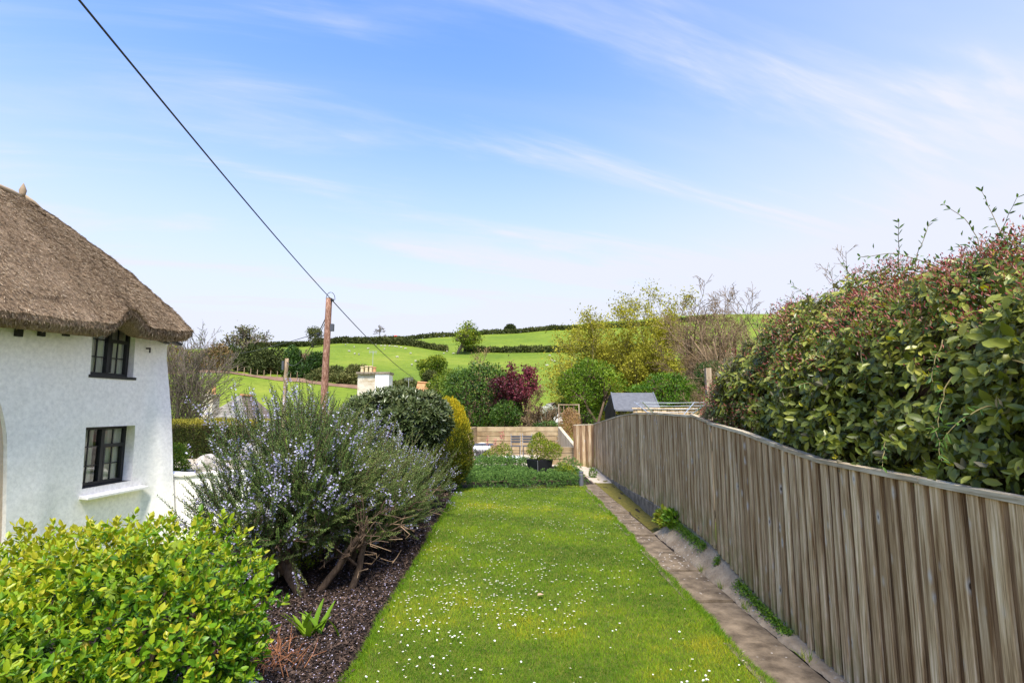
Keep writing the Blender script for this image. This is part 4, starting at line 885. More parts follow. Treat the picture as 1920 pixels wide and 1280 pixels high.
# bright green berry bush, front left
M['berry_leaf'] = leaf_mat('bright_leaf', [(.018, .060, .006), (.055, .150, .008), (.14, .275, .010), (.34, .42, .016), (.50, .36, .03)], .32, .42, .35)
r = np.random.default_rng(201)
bb = [(-1.90, 2.95, .66, .66, .62, .52), (-2.25, 2.25, .62, .72, .62, .44), (-1.75, 2.15, .30, .42, .42, .50), (-2.5, 3.0, .62, .62, .62, .46), (-1.62, 2.75, .52, .40, .45, .42), (-2.1, 1.75, .42, .5, .36, .46)]
P, Nn, rr = blob_points(r, bb, 7800, .50, .16, 4.2, 6, .05)
Pb, D, ax, k, step, rad = rosette_leaves(r, P, Nn, 7, .95, .55)
Pb = Pb + ax * (.055 * step[:, None] - .02); m = len(Pb)
L = (.028 + .030 * r.random(m)) * (1.05 - .2 * step) ; W = L * r.uniform(.5, .64, m)
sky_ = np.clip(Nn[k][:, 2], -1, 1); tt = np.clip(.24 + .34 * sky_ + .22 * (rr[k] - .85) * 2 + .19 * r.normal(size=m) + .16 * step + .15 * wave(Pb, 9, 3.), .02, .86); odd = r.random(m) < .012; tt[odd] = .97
bush = thing('berry_bush', 'bright yellow green bush with small glossy leaves in the front left corner', 'shrub', (-2.0, 2.6, 0))
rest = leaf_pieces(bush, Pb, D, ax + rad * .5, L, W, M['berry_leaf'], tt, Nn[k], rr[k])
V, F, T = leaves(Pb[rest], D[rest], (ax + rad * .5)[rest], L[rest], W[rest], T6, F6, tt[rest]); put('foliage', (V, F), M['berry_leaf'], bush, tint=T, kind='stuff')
tb_ = []
for c in bb:
    for q in range(7):
        e = np.array(c[:3]) + rdirs(r, 1)[0] * np.array(c[3:]) * .85; b0 = np.array((-2.0 + r.normal() * .15, 2.5 + r.normal() * .2, .0)); tb_.append(tube([b0, (b0 + e) / 2 + r.normal(size=3) * .06, e], [.014, .009, .004], 5))
put('stem', join(*tb_), M['bark'], bush, smooth=True)
inner = blob_points(r, [(*c[:3], c[3] * .8, c[4] * .8, c[5] * .8) for c in bb], 260, .15, .1, 3, 3, .1)[0]; inner = inner[(inner[:, 0] > -2.2) & (inner[:, 2] < .85)][:70]
bm_ = []
for c in inner:
    for _ in range(5): bm_.append(lathe(c + r.normal(size=3) * .014, [(.002, -.007), (.006, -.003), (.006, .003), (.002, .006)], 6))
put('berry', join(*bm_), plain('orange_berry', (.45, .07, .02), .4), bush, kind='stuff', smooth=True)

# rosemary: woody trunks, upright shoots packed with needles, pale blue flowers
M['needle'] = leaf_mat('rosemary_needle', [(.028, .058, .012), (.070, .125, .024), (.135, .195, .042), (.28, .29, .08)], .12, .55, .3)
M['flower'] = leaf_mat('rosemary_flower', [(.32, .29, .52), (.48, .45, .69), (.72, .70, .85)], .3, .6, .2)
r = np.random.default_rng(301)
rb = [(-2.12, 5.9, 1.16, .70, .95, .60), (-2.48, 5.45, .78, .44, .55, .42), (-1.42, 7.4, .42, .32, 1.0, .30), (-1.62, 6.2, .62, .42, .6, .36), (-2.2, 5.3, .72, .55, .5, .36), (-1.98, 6.4, 1.0, .58, .8, .50), (-1.72, 7.3, .72, .58, .95, .40), (-1.42, 8.7, .52, .40, .95, .34), (-1.85, 5.6, .92, .50, .55, .42), (-1.55, 6.6, .66, .45, .7, .36)]
P, Nn, rr = blob_points(r, rb, 6000, .55, .34, 3.4, 15, .24, cull=.45); cw = wave(P, 16, 4.2); sel = cw > -.22 - .5 * (rr < .75); P, Nn, rr, cw = P[sel], Nn[sel], rr[sel], cw[sel]; m = len(P)
ax = unit(Nn * .65 + np.array((0, 0, .85)) + r.normal(size=(m, 3)) * .34); SL = r.uniform(.16, .36, m) * (1 + .55 * (Nn[:, 2] > .4) * r.random(m)) * (1 + .5 * np.clip(cw, -.3, .6)); per = 60
k = np.repeat(np.arange(m), per); s = np.tile(np.linspace(0, 1, per), m); ph = np.tile(np.arange(per) * 2.399, m)
a = ax[k]; sd = unit(np.cross(a, np.array((.3, .5, .8)))); b = np.cross(a, sd); rad = sd * np.cos(ph)[:, None] + b * np.sin(ph)[:, None]
bend = unit(Nn * (1, 1, 0))[k]; base_p = P[k] + a * (SL[k] * s)[:, None] - bend * (.05 * s * (1 - s))[:, None]
L = .030 * (1.1 - .4 * s) * r.uniform(.75, 1.3, len(k)); D = rad * .85 + a * (.55 + .5 * s)[:, None] + rdirs(r, len(k)) * .2
bare = r.random(m) < .06
tt = np.clip(.30 + .30 * s + .14 * r.normal(size=len(k)) + .22 * wave(base_p, 17, 2.) + (k % 17 == 0) * .2, 0, 1); keep = ~(bare[k] & (s < .7))
V, F, T = leaves(base_p[keep], D[keep], rad[keep], L[keep], (L * .24)[keep] + .003, T4, F4, tt[keep])
ros = thing('rosemary_bush', 'large blue flowering rosemary bush with gnarled trunks beside the lawn', 'shrub', (-1.92, 5.6, .03))
put('needles', (V, F), M['needle'], ros, tint=T, kind='stuff')
fk = np.nonzero(r.random(m) < np.clip(-.02 + .6 * wave(P, 19, 3.0) + .8 * (rr - .85) + .25 * sm(.7, 1.6, P[:, 2]), .02, .9))[0]; per = 30; k2 = np.repeat(fk, per); s2 = r.uniform(.35, .97, len(k2)); ph = r.random(len(k2)) * 6.28
a = ax[k2]; sd = unit(np.cross(a, np.array((.3, .5, .8)))); b = np.cross(a, sd); rad = sd * np.cos(ph)[:, None] + b * np.sin(ph)[:, None]
fp = P[k2] + a * (SL[k2] * s2)[:, None] + rad * .014; fD = rad + a * .3 + rdirs(r, len(k2)) * .4
V, F, T = leaves(fp, fD, rdirs(r, len(k2)), .021 * r.uniform(.7, 1.3, len(k2)), .016, T4, F4, r.random(len(k2))); put('flowers', (V, F), M['flower'], ros, tint=T, kind='stuff')
put('shoot', join(*[tube([P[i], P[i] + ax[i] * SL[i] * .5 - unit(Nn[i] * (1, 1, 0)) * .0125, P[i] + ax[i] * SL[i] * .95], [.004, .003, .0015], 3, False) for i in range(m)]), M['bark'], ros, kind='stuff')
TP = dict(levels=3, kids=[5, 4, 3], wander=.20, up=[.03, .05, .06], ratio=.62, angle=.75, taper=.5, seg=7, first=.25, rmin=.005)
for bx_, d_, L_, rad_, sd_ in (((-1.93, 5.36, -.05), (-.22, .10, 1), .95, .062, 1), ((-1.86, 5.44, -.05), (.30, .45, .9), .9, .04, 2), ((-1.55, 5.62, -.05), (.12, .15, 1), .85, .040, 3), ((-1.75, 6.25, -.03), (.1, .35, .9), .9, .036, 4),
                              ((-1.98, 5.5, -.03), (-.8, .3, .9), 1.0, .045, 5), ((-1.68, 7.0, -.02), (.05, .7, .8), .8, .03, 6), ((-1.5, 7.9, -.02), (.1, .9, .7), .9, .03, 7), ((-1.9, 6.6, -.02), (-.2, .3, 1), 1.0, .04, 8)):
    T_ = Tree(400 + sd_); T_.branch(np.array(bx_), d_, L_, rad_, 0, TP); put('trunk', join(*T_.tubes), M['bark'], ros, smooth=True)
dead = []
for i in range(90):                                              # bare grey-brown twigs along the lawn side
    p0 = np.array((-1.50 + r.normal() * .16, r.uniform(5.6, 9.2), r.uniform(.12, .55))); d = np.array((.5 + r.normal() * .4, r.normal() * .5, r.normal() * .35)); q = p0 + d * .18; dead.append(tube([p0, q, q + (d + r.normal(size=3) * .5) * .14], [.007, .0045, .002], 4, False))
put('dead_twig', join(*dead), mottled('dry_twig', (.22, .14, .08), (.40, .28, .17), 6, .9), ros, kind='stuff')

# large-leaved evergreen ball behind the rosemary
M['laurel'] = leaf_mat('dark_evergreen_leaf', [(.028, .045, .012), (.062, .088, .026), (.125, .150, .055), (.24, .25, .10)], .08, .34, .5)
r = np.random.default_rng(401); lb = [(-1.92, 9.3, 1.56, .86, .80, .56), (-1.5, 9.2, 1.58, .60, .6, .50), (-2.3, 9.4, 1.5, .5, .6, .5)]
P, Nn, rr = blob_points(r, lb, 2300, .26, .10, 2.6, 4, .85); Pb, D, ax, k, step, rad = rosette_leaves(r, P, Nn, 9, 1.1, .25); m = len(Pb)
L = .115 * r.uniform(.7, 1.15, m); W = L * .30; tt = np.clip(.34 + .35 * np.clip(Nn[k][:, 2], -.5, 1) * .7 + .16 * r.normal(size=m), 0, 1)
lau = thing('evergreen_shrub', 'rounded dark green large-leaved evergreen shrub behind the rosemary', 'shrub', (-1.85, 9.3, .02))
rest = leaf_pieces(lau, Pb, D, ax + rad * .6, L, W, M['laurel'], tt, Nn[k], rr[k], n=260)
V, F, T = leaves(Pb[rest], D[rest], (ax + rad * .6)[rest], L[rest], W[rest], T6, F6, tt[rest]); put('foliage', (V, F), M['laurel'], lau, tint=T, kind='stuff')
put('stem', join(*[tube([(-1.85 + .1 * i, 9.3, -.05), (-1.85 + .25 * (i - 1), 9.3, .7), (-1.9 + .5 * (i - 1), 9.3, 1.5)], [.05, .04, .02], 6) for i in range(3)]), M['bark'], lau, smooth=True)
# golden conifer
M['gold'] = leaf_mat('golden_conifer_spray', [(.05, .068, .007), (.14, .155, .010), (.33, .29, .012), (.55, .42, .015)], .2, .6, .2)
def gold_sunlit_tint(P, Nn, rr, r): return np.clip(.10 + .55 * sm(.85, 1.8, P[:, 2]) + .20 * (P[:, 0] > -1.2) * sm(.9, 1.8, P[:, 2]) + .2 * r.normal(size=len(P)) + .22 * wave(P, 3, 7), 0, 1)  # golden top; right side brightened further, sunlight put into leaf colour
shrub('golden_conifer', 'egg-shaped conifer with golden yellow top at the lawn corner', 'conifer', [(-1.34, 11.7, 1.02, .66, .60, .92), (-1.42, 11.7, .75, .66, .62, .70), (-1.32, 11.75, 1.45, .50, .45, .52)], 36000, .058, .018, M['gold'], 501, depth=.34, lump=.13, freq=7, up=.9, out=.5, rnd=.5, tint=gold_sunlit_tint, zmin=.06, base=(-1.33, 11.7, 0), stem=.05)
# bush of yellow-green behind the ball
M['lime'] = leaf_mat('lime_leaf', [(.06, .11, .010), (.14, .20, .014), (.28, .32, .02), (.42, .40, .03)], .3, .5, .25)
M['green'] = leaf_mat('mid_green_leaf', [(.022, .052, .010), (.05, .105, .014), (.09, .165, .02), (.16, .235, .03)], .25, .5, .3)
M['bright'] = leaf_mat('fresh_green_leaf', [(.04, .10, .008), (.085, .18, .010), (.14, .26, .014), (.22, .33, .02)], .3, .5, .3)
M['yew'] = leaf_mat('clipped_hedge_leaf', [(.022, .036, .008), (.055, .075, .012), (.13, .14, .018), (.30, .26, .03)], .15, .6, .2)
M['purple'] = leaf_mat('purple_leaf', [(.045, .012, .018), (.10, .018, .030), (.18, .030, .045), (.27, .06, .07)], .25, .5, .3)
M['catkin'] = leaf_mat('yellow_catkin', [(.20, .195, .020), (.33, .31, .03), (.46, .415, .05)], .25, .7, .15)
M['feather'] = leaf_mat('feathery_leaf', [(.055, .115, .010), (.11, .19, .012), (.18, .275, .016), (.28, .36, .025)], .3, .5, .25)
M['brownbud'] = leaf_mat('brown_bud', [(.10, .068, .032), (.20, .135, .06), (.31, .22, .095)], .15, .8, .1)
M['juniper'] = leaf_mat('juniper_spray', [(.026, .066, .013), (.062, .140, .026), (.125, .235, .044), (.25, .36, .08)], .1, .6, .25)
M['hedgerow'] = leaf_mat('hedgerow_leaf', [(.032, .045, .014), (.07, .088, .026), (.12, .13, .04), (.19, .18, .06)], .15, .7, .1)
q = at(690, 735, 15.); shrub('yellow_shrub', 'yellow green shrub rising behind the dark evergreen ball', 'shrub', [(q[0], 15, .95, 1.15, .9, 1.2), (q[0] - .9, 15.2, .6, .8, .8, 1.15)], 9000, .07, .035, M['lime'], 502, base=(q[0], 15, -.1), lump=.2)

# big evergreen hedge over the fence with climbing jasmine
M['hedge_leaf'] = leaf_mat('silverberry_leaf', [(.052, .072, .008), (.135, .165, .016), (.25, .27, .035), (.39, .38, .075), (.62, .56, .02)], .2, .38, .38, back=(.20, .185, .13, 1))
r = np.random.default_rng(601)
HPY = [.6, 2.6, 3.6, 4.2, 5.2, 5.8, 6.15, 6.4]; HPT = [2.70, 2.72, 2.80, 2.84, 2.78, 2.72, 2.60, 2.3]
def hedge_surface(y, t):
    """front face (t 0 to .6) from behind the fence up over its cap, then the rounded top (t to 1)"""
    zt = np.interp(y, HPY, HPT); f0 = fx(y); zc = ftop(y)
    X = np.interp(t, [0, .12, .22, .45, .62, .78, 1.], [.34, .18, .03, .07, .36, .80, 1.5]) + f0
    kz = np.interp(t, [0, .12, .22, .45, .62, .78, 1.], [-.50, -.14, .09, .47, .84, 1.0, .98]); z = zc + kz * (zt - zc)
    Nx = np.interp(t, [0, .2, .45, .62, .78, 1.], [-1, -1, -.95, -.75, -.3, 0.]); Nz = np.interp(t, [0, .2, .45, .62, .78, 1.], [-.3, -.1, .3, .65, .95, 1.])
    e = sm(5.6, 6.4, y)
    Nn = unit(np.stack((Nx, e * 1.2, Nz), -1)); return np.stack((X, y, z), -1), Nn
def hedge_points(r, n, depth, seed=8):
    y = .9 + 5.5 * r.random(n) ** 1.0; t = r.random(n) ** .85; P, Nn = hedge_surface(y, t); lum = .17 * wave(P, seed, 3.4) - depth * r.random(n) ** 1.6; return P + Nn * lum[:, None] * np.array((.75, .6, 1.)), Nn, 1 + lum
P, Nn, rr = hedge_points(r, 7600, .55)
hb_ = [(float(fx(y)) + .75, y, 1.9, .6, .5, .55) for y in np.arange(1., 6.1, .5)]
Pb, D, ax, k, step, rad = rosette_leaves(r, P, Nn, 6, 1.15, .10); m = len(Pb); Pb = Pb + ax * (.07 * step[:, None] - .03); D = unit(rad * 1.0 + ax * .35 + np.array((-.1, 0, -.35)) + rdirs(r, m) * .25)
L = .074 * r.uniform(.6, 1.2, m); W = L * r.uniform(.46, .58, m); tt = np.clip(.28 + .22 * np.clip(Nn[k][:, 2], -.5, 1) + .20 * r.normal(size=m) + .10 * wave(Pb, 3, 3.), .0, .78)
yg = (r.random(len(P)) < .045)[k] & (step > .35); tt[yg] = .97; L[yg] *= .6; W[yg] *= .6
hed = thing('evergreen_hedge', 'tall dark leafy hedge with pinkish climber spilling over the fence', 'hedge', (3.1, 4.4, -.05))
UH = ax * 1.1 + np.array((-.25, -.25, .45)) + rdirs(r, m) * .35; D[yg] = unit(ax[yg] + rad[yg] * .35 + np.array((0, 0, .6)))
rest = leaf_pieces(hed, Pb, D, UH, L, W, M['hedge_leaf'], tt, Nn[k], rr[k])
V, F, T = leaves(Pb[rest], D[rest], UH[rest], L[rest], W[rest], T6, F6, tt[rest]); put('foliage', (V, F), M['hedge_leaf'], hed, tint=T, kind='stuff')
tb_ = []
for c in hb_:
    b0 = np.array((3.0 + r.normal() * .15, c[1] + r.normal() * .1, -.05)); cc = np.array(c[:3]); tb_.append(tube([b0, (b0 + cc) / 2 + r.normal(size=3) * .06, cc], [.03, .022, .012], 6))
    for _ in range(7): e = cc + rdirs(r, 1)[0] * np.array(c[3:]) * .9; tb_.append(tube([cc, (cc + e) / 2 + r.normal(size=3) * .05, e], [.010, .007, .003], 4))
put('stem', join(*tb_), M['bark'], hed, smooth=True)
yy_, tt_ = np.meshgrid(np.linspace(.7, 6.05, 40), np.linspace(0, 1, 14), indexing='ij'); Pc, Nc = hedge_surface(yy_.ravel(), tt_.ravel()); put('light_block_core', (Pc - Nc * .45, gridf(40, 14)), M['bark'], hed, smooth=True)  # unseen dark sheet added inside the hedge to block light between leaves
M['bud'] = leaf_mat('jasmine_bud', [(.24, .04, .05), (.40, .09, .09), (.55, .24, .18), (.72, .50, .40)], .2, .6, .2)
M['vine_leaf'] = leaf_mat('jasmine_leaf', [(.03, .065, .018), (.07, .14, .03), (.14, .24, .04)], .25, .45, .3)
P2_, N2_, r2_ = hedge_points(r, 9000, .06); wgt = sm(1.95, 2.55, P2_[:, 2] + .06 * (P2_[:, 1] - 4)) * (P2_[:, 0] < fx(P2_[:, 1]) + 1.1); wgt = np.maximum(wgt, sm(4.8, 6.0, P2_[:, 1]) * .5); sel = r.random(len(P2_)) < wgt * np.clip(.55 + .9 * wave(P2_, 44, 2.4), .04, 1) * .5; P2_, N2_ = P2_[sel], N2_[sel]
k = np.repeat(np.arange(len(P2_)), 12); c_ = P2_[k] + N2_[k] * .05 + r.normal(size=(len(k), 3)) * .035; D = N2_[k] * .7 + rdirs(r, len(k)) * .7 + np.array((0, 0, .5))
V, F, T = leaves(c_, D, rdirs(r, len(k)), .027 * r.uniform(.6, 1.3, len(k)), .008, T4, F4, np.clip(.35 + .3 * r.normal(size=len(k)), 0, 1)); put('climber_bud', (V, F), M['bud'], hed, tint=T, kind='stuff')
k = np.repeat(np.arange(len(P2_)), 6); c_ = P2_[k] + N2_[k] * .03 + r.normal(size=(len(k), 3)) * .05; V, F, T = leaves(c_, N2_[k] * .5 + rdirs(r, len(k)), N2_[k] + rdirs(r, len(k)) * .6, .040 * r.uniform(.6, 1.3, len(k)), .013, T4, F4, r.random(len(k))); put('climber_leaf', (V, F), M['vine_leaf'], hed, tint=T, kind='stuff')
vt = []; vp = []; vd = []
def tendril(p0, d, L_, droop, ns=10):
    p = np.array(p0, float); d = unit(np.array(d, float)); pts = [p]
    for i in range(ns):
        d = unit(d + r.normal(size=3) * .14 + np.array((0, 0, -droop))); p = p + d * L_ / ns; pts.append(p)
        if i > 1:
            for sg in (-1, 1): vp.append(p); vd.append(unit(np.cross(d, rdirs(r, 1)[0]) * .8 + d * .5))
    vt.append(tube(pts, np.linspace(.004, .0015, len(pts)), 4, False))
for y_, t_, dx, L_ in ((3.55, .66, -.5, .42), (3.05, .70, -.35, .40), (2.95, .66, .1, .36), (2.75, .68, -.2, .42), (4.1, .68, -.3, .3), (3.3, .70, -.9, .5), (4.8, .68, -.3, .30), (5.8, .66, -.2, .28), (2.6, .72, -.1, .4), (3.8, .74, .1, .38)):
    p_, n_ = hedge_surface(np.array([y_]), np.array([t_])); tendril(p_[0] - n_[0] * .04, (dx, -.1, 1.1), L_ + .08, .03)
for y_, t_ in ((2.75, .42), (2.5, .35), (2.9, .30), (3.2, .27), (2.4, .45), (2.9, .50), (2.3, .30), (4.0, .4), (3.6, .5)):
    p_, n_ = hedge_surface(np.array([y_]), np.array([t_])); tendril(p_[0] - n_[0] * .02, (-.6, -.5 + .3 * r.normal(), .35 * r.normal()), .34, .05)
for v_ in vt: put('tendril', v_, M['twig_olive'], hed, smooth=True)
vp = np.array(vp); vd = np.array(vd); V, F, T = leaves(vp, vd, rdirs(r, len(vp)) + np.array((0, 0, 1)), .046 * r.uniform(.6, 1.2, len(vp)), .013, T6, F6, r.uniform(.3, 1, len(vp))); put('tendril_leaf', (V, F), M['vine_leaf'], hed, tint=T, kind='stuff')

# spreading juniper, planter shrub and terrace plants
r = np.random.default_rng(701); jb = [(x, 12.95 + .3 * ((x - .6) / 1.6) ** 2 * 0 + .05 * math.sin(x * 4),   .07, .42, .5, .18) for x in np.arange(-.95, 1.7, .3)] + [(x, 13.9 + .2 * math.sin(x * 5), .11, .5, .6, .20) for x in np.arange(-.9, .7, .4)] + [(x, 15.2, .16, .55, .7, .26) for x in np.arange(-.8, .7, .4)] + [(1.5, 14.0, .1, .4, .5, .2), (1.75, 15.2, .1, .3, .5, .22)]
for b_ in jb[:9]: pass
jb = [(x, y + (-.25 * max(0, .2 - x) if y < 13.5 else 0), z, a, b, c) for x, y, z, a, b, c in jb]
P, Nn, rr = blob_points(r, jb, 9000, .55, .42, 4.5, 5, .0, cull=.6); m = len(P); ax = unit(Nn * .9 + rdirs(r, m) * .45 + np.array((0, -.15, .12))); per = 16; k = np.repeat(np.arange(m), per); s = np.tile(np.linspace(0, 1, per), m); SL = r.uniform(.07, .15, m)
pos = P[k] + ax[k] * (SL[k] * s)[:, None] - np.array((0, 0, .07)) * (s ** 2)[:, None]; D = ax[k] * .8 + rdirs(r, len(k)) * .75
V, F, T = leaves(pos, D, rdirs(r, len(k)), .044 * (1.1 - .5 * s), .012, T4, F4, np.clip(.22 + .36 * s + .14 * r.normal(size=len(k)) + .22 * Nn[k][:, 2], 0, 1))
jt = thing('spreading_juniper', 'low spreading blue green juniper edging the far end of the lawn', 'shrub', (.3, 13.4, 0)); put('foliage', (V, F), M['juniper'], jt, tint=T, kind='stuff')
put('stem', join(*[tube([(.3, 13.4, -.01), (.15 + c[0] * .5, (13.4 + c[1]) / 2, .06), c[:3]], [.02, .014, .006], 5) for c in jb]), M['bark'], jt, smooth=True)
shrub('planter_shrub', 'yellow green shrub growing in the black planter', 'shrub', [(.92, 14.2, .72, .40, .34, .26), (1.18, 14.15, .66, .30, .28, .20), (.86, 14.25, .95, .22, .2, .22)], 3600, .045, .022, M['lime'], 702, base=(.89, 14.2, .42), stem=.012, lump=.25, freq=5, up=.7, twigs=4)
q = at(925, 848, 16.8); shrub('lime_perennial', 'lime leaved perennial with pink flower spikes behind the juniper', 'plant', [(q[0] + .08, 16.8, .32, .30, .26, .26), (q[0] + .34, 16.9, .38, .24, .2, .30), (q[0] - .15, 16.7, .25, .2, .2, .2)], 2200, .05, .025, M['lime'], 703, base=(q[0], 16.8, 0), stem=.012, lump=.25, freq=6)
fs = []; fr_ = []
for px, py in ((914, 825), (943, 813), (939, 820), (929, 830)):
    e = at(px, py, 16.8); fs.append(tube([(e[0] + .05, 16.8, .25), e], .006, 4)); r3 = np.random.default_rng(int(px))
    for _ in range(40): fr_.append(e + r3.normal(size=3) * (.022, .022, .075))
sp = thing('flower_spikes', 'slender pink red flower spikes in front of the timber wall', 'flowers', (at(928, 830, 16.8)[0], 16.8, .2)); put('stalk', join(*fs), M['twig_olive'], sp)
fr_ = np.array(fr_); V, F, T = leaves(fr_, rdirs(r, len(fr_)), rdirs(r, len(fr_)), .035, .024, T4, F4, r.uniform(.3, 1, len(fr_))); put('blossom', (V, F), leaf_mat('pink_blossom', [(.45, .05, .08), (.62, .14, .16), (.70, .28, .28)], .3, .6, .2), sp, tint=T, kind='stuff')
shrub('small_shrub', 'small bronze and yellow shrub between juniper and fence path', 'shrub', [(1.50, 13.7, .18, .24, .22, .22)], 900, .05, .02, M['lime'], 704, stem=.01, lump=.3, freq=7, base=(1.5, 13.7, 0))
shrub('small_plant', 'small green clump at the foot of the far fence', 'plant', [(2.28, 14.2, .08, .10, .12, .13)], 300, .06, .014, M['bright'], 705, stem=.006, base=(2.28, 14.2, 0), up=1.2)
# dried climber on the trellis
xa3 = (xa2 + xb2) / 2; shrub('dried_climber', 'orange brown dried climber on the trellis beyond the fence end', 'climber', [(xa3, 21.85, 1.15, .42, .14, .62), (xa3 + .1, 21.6, .7, .38, .2, .7)], 3200, .09, .02, leaf_mat('dried_leaf', [(.22, .13, .05), (.40, .24, .11), (.55, .36, .20), (.50, .42, .06)], .3, .8, .1), 706, base=(xa3, 21.85, 0), stem=.012, up=.9, lump=.2)

# plants along the fence foot
def strip_plants(name, label, y0, y1, n, mat, seed, L, spread, hh=.05):
    r = np.random.default_rng(seed); y = y0 + (y1 - y0) * r.random(n); x = fx(y) - .035 - np.abs(r.normal(size=n)) * spread; z = np.maximum(fbot(y), 0) * np.clip((x - 2.15) / (fx(y) - 2.12), 0, 1) + r.random(n) * hh
    on = wave(np.stack((y, 0 * y, 0 * y), 1), seed, 3.2) > -.35; P = np.stack((x, y, z), 1)[on]; m = len(P)
    V, F, T = leaves(P, rdirs(r, m) * (1, 1, .5) + np.array((-.3, 0, .5)), np.array((-.3, 0, 1.)) + rdirs(r, m) * .5, L * r.uniform(.5, 1.3, m), L * .6, T4, F4, r.random(m)); o = put(name, (V, F), mat, tint=T); tag(o, label, 'weeds', kind='stuff')
strip_plants('weed_fringe', 'small green weeds creeping along the foot of the fence', 4.4, 8.0, 6000, M['bright'], 801, .022, .035)
q = gr(1262, 990); pr = [(2.30, 8.05, .20, .12, .14, .10)]
shrub('primrose', 'pale yellow green primrose clump against the fence foot', 'plant', [(2.33, 8.02, .20, .11, .16, .11)], 260, .085, .045, leaf_mat('primrose_leaf', [(.12, .20, .02), (.28, .33, .03), (.45, .45, .06), (.6, .6, .2)], .3, .5, .3), 802, T=T6, F=F6, base=(2.35, 8.02, .1), stem=.008, depth=.5)
shrub('nettle_clump', 'dark green leafy weed clump beside the primrose', 'plant', [(2.33, 7.66, .25, .11, .15, .12)], 260, .07, .035, M['bright'], 803, T=T6, F=F6, base=(2.35, 7.66, .15), stem=.008, depth=.5)
for i, (y, x, c_) in enumerate(((5.05, 2.16, 'blades'), (5.6, 2.16, 'blades'), (4.05, 2.16, 'blades'), (6.15, 2.16, 'blades'))):
    r4 = np.random.default_rng(810 + i); n_ = 26; P = np.stack((x + r4.normal(size=n_) * .012, y + r4.normal(size=n_) * .03, np.zeros(n_)), 1); V, F, T = leaves(P, np.array((0, 0, 1.)) + r4.normal(size=(n_, 3)) * .4, rdirs(r4, n_), r4.uniform(.05, .12, n_), .005, T3, F3, r4.random(n_))
    tag(put('grass_tuft', (V, F), M['grass'], tint=T), ('tall grass tuft in the path joint, second nearest the camera', 'grass tuft in the path joint, third from the camera', 'nearest grass tuft in the path joint', 'small grass tuft in the path joint, farthest of four')[i], 'grass tuft')
# strap-leaved plant and dead stems in the bed
st = thing('strap_leaf_plant', 'clump of bright green strap leaves at the foot of the rosemary trunk', 'plant', (-1.50, 4.42, .03)); r5 = np.random.default_rng(820)
for i in range(15):
    a = r5.uniform(0, 6.28); L_ = r5.uniform(.17, .31); tl = r5.uniform(.15, .75); d = np.array((math.cos(a) * tl, math.sin(a) * tl, 1)); p = np.array((-1.50 + r5.normal() * .06, 4.42 + r5.normal() * .05, .02)); sdv = unit(np.cross(d, (0, 0, 1.)) + 1e-6); pts = []; w_ = []
    for s in np.linspace(0, 1, 7): pts.append(p + d * L_ * s + np.array((math.cos(a), math.sin(a), -.6)) * .06 * s * s); w_.append(.023 * math.sin(math.pi * (.12 + .86 * s)) ** .8 + .001)
    V = np.array([q_ for c, ww in zip(pts, w_) for q_ in (c - sdv * ww, c - np.cross(sdv, d) * ww * .35, c + sdv * ww)]); F = [(j * 3 + e, j * 3 + e + 1, j * 3 + e + 4, j * 3 + e + 3) for j in range(6) for e in (0, 1)]
    put('leaf', (V, F), M['bright'], st, tint=np.full(21, r5.uniform(.55, 1)), smooth=True)
ds = []; r6 = np.random.default_rng(821)
for i in range(190):
    p = np.array((-1.72 + r6.normal() * .17, 3.98 + r6.normal() * .15, .02)); d = unit(np.array((r6.normal() * .7, r6.normal() * .7, abs(r6.normal()) * .9 + .05))); L_ = r6.uniform(.08, .24); ds.append(tube([p, p + d * L_ * .5 + r6.normal(size=3) * .012, p + d * L_ + np.array((0, 0, -.02))], [.0032, .0026, .0012], 4, False))
tag(put('dead_stems', join(*ds), mottled('rust_stem', (.20, .07, .03), (.38, .17, .08), 8, .9)), 'tangle of rust brown dead stems in the bed below the bright bush', 'dead plant')
shrub('shade_plant', 'small bright green plant under the rosemary by the picket fence', 'plant', [(-2.2, 6.0, .22, .22, .25, .16)], 500, .035, .022, M['lime'], 822, base=(-2.2, 6.0, .03), stem=.008)

# daisies and one dry leaf on the lawn
r = np.random.default_rng(901); nd = 1150; qd = r.random(nd * 3); dy = (3.35 ** -.25 + qd * (12.6 ** -.25 - 3.35 ** -.25)) ** (1 / -.25); dx = LX0 + .04 + r.random(nd * 3) * (lawn_edge_r(dy) - LX0 - .08); dens = np.clip(.5 + .9 * wave(np.stack((dx, dy, 0 * dx), 1), 33, 1.8), .05, 1); ok = (r.random(nd * 3) < dens) & (dy < lawn_end(dx) - .1); dx, dy = dx[ok][:nd], dy[ok][:nd]; o_ = np.argsort(dy); dx, dy = dx[o_], dy[o_]; nd = len(dx)
def daisy_geo(rad, h):
    V = [(0, 0, h)]; F = []; mi = []; n = 14
    for i in range(n): a = i * 2 * math.pi / n; rr_ = rad * (1 if i % 2 else .84); V.append((rr_ * math.cos(a), rr_ * math.sin(a), h + .002 - .0006 * (i % 2)))
    for i in range(n): F.append((0, 1 + i, 1 + (i + 1) % n)); mi.append(0)
    b = len(V); c = rad * .36
    for i in range(6): a = i * math.pi / 3; V.append((c * math.cos(a), c * math.sin(a), h + .0025))
    V.append((0, 0, h + .0055)); F += [(b + 6, b + i, b + (i + 1) % 6) for i in range(6)]; mi += [1] * 6
    b = len(V); V += [(-.0012, 0, 0), (.0012, 0, 0), (.0012, 0, h), (-.0012, 0, h)]; F.append((b, b + 1, b + 2, b + 3)); mi.append(2); return np.array(V), F, mi
dm = [plain('daisy_petal', (.78, .78, .75), .7, .2), plain('daisy_eye', (.62, .42, .03), .8), M['bright']]
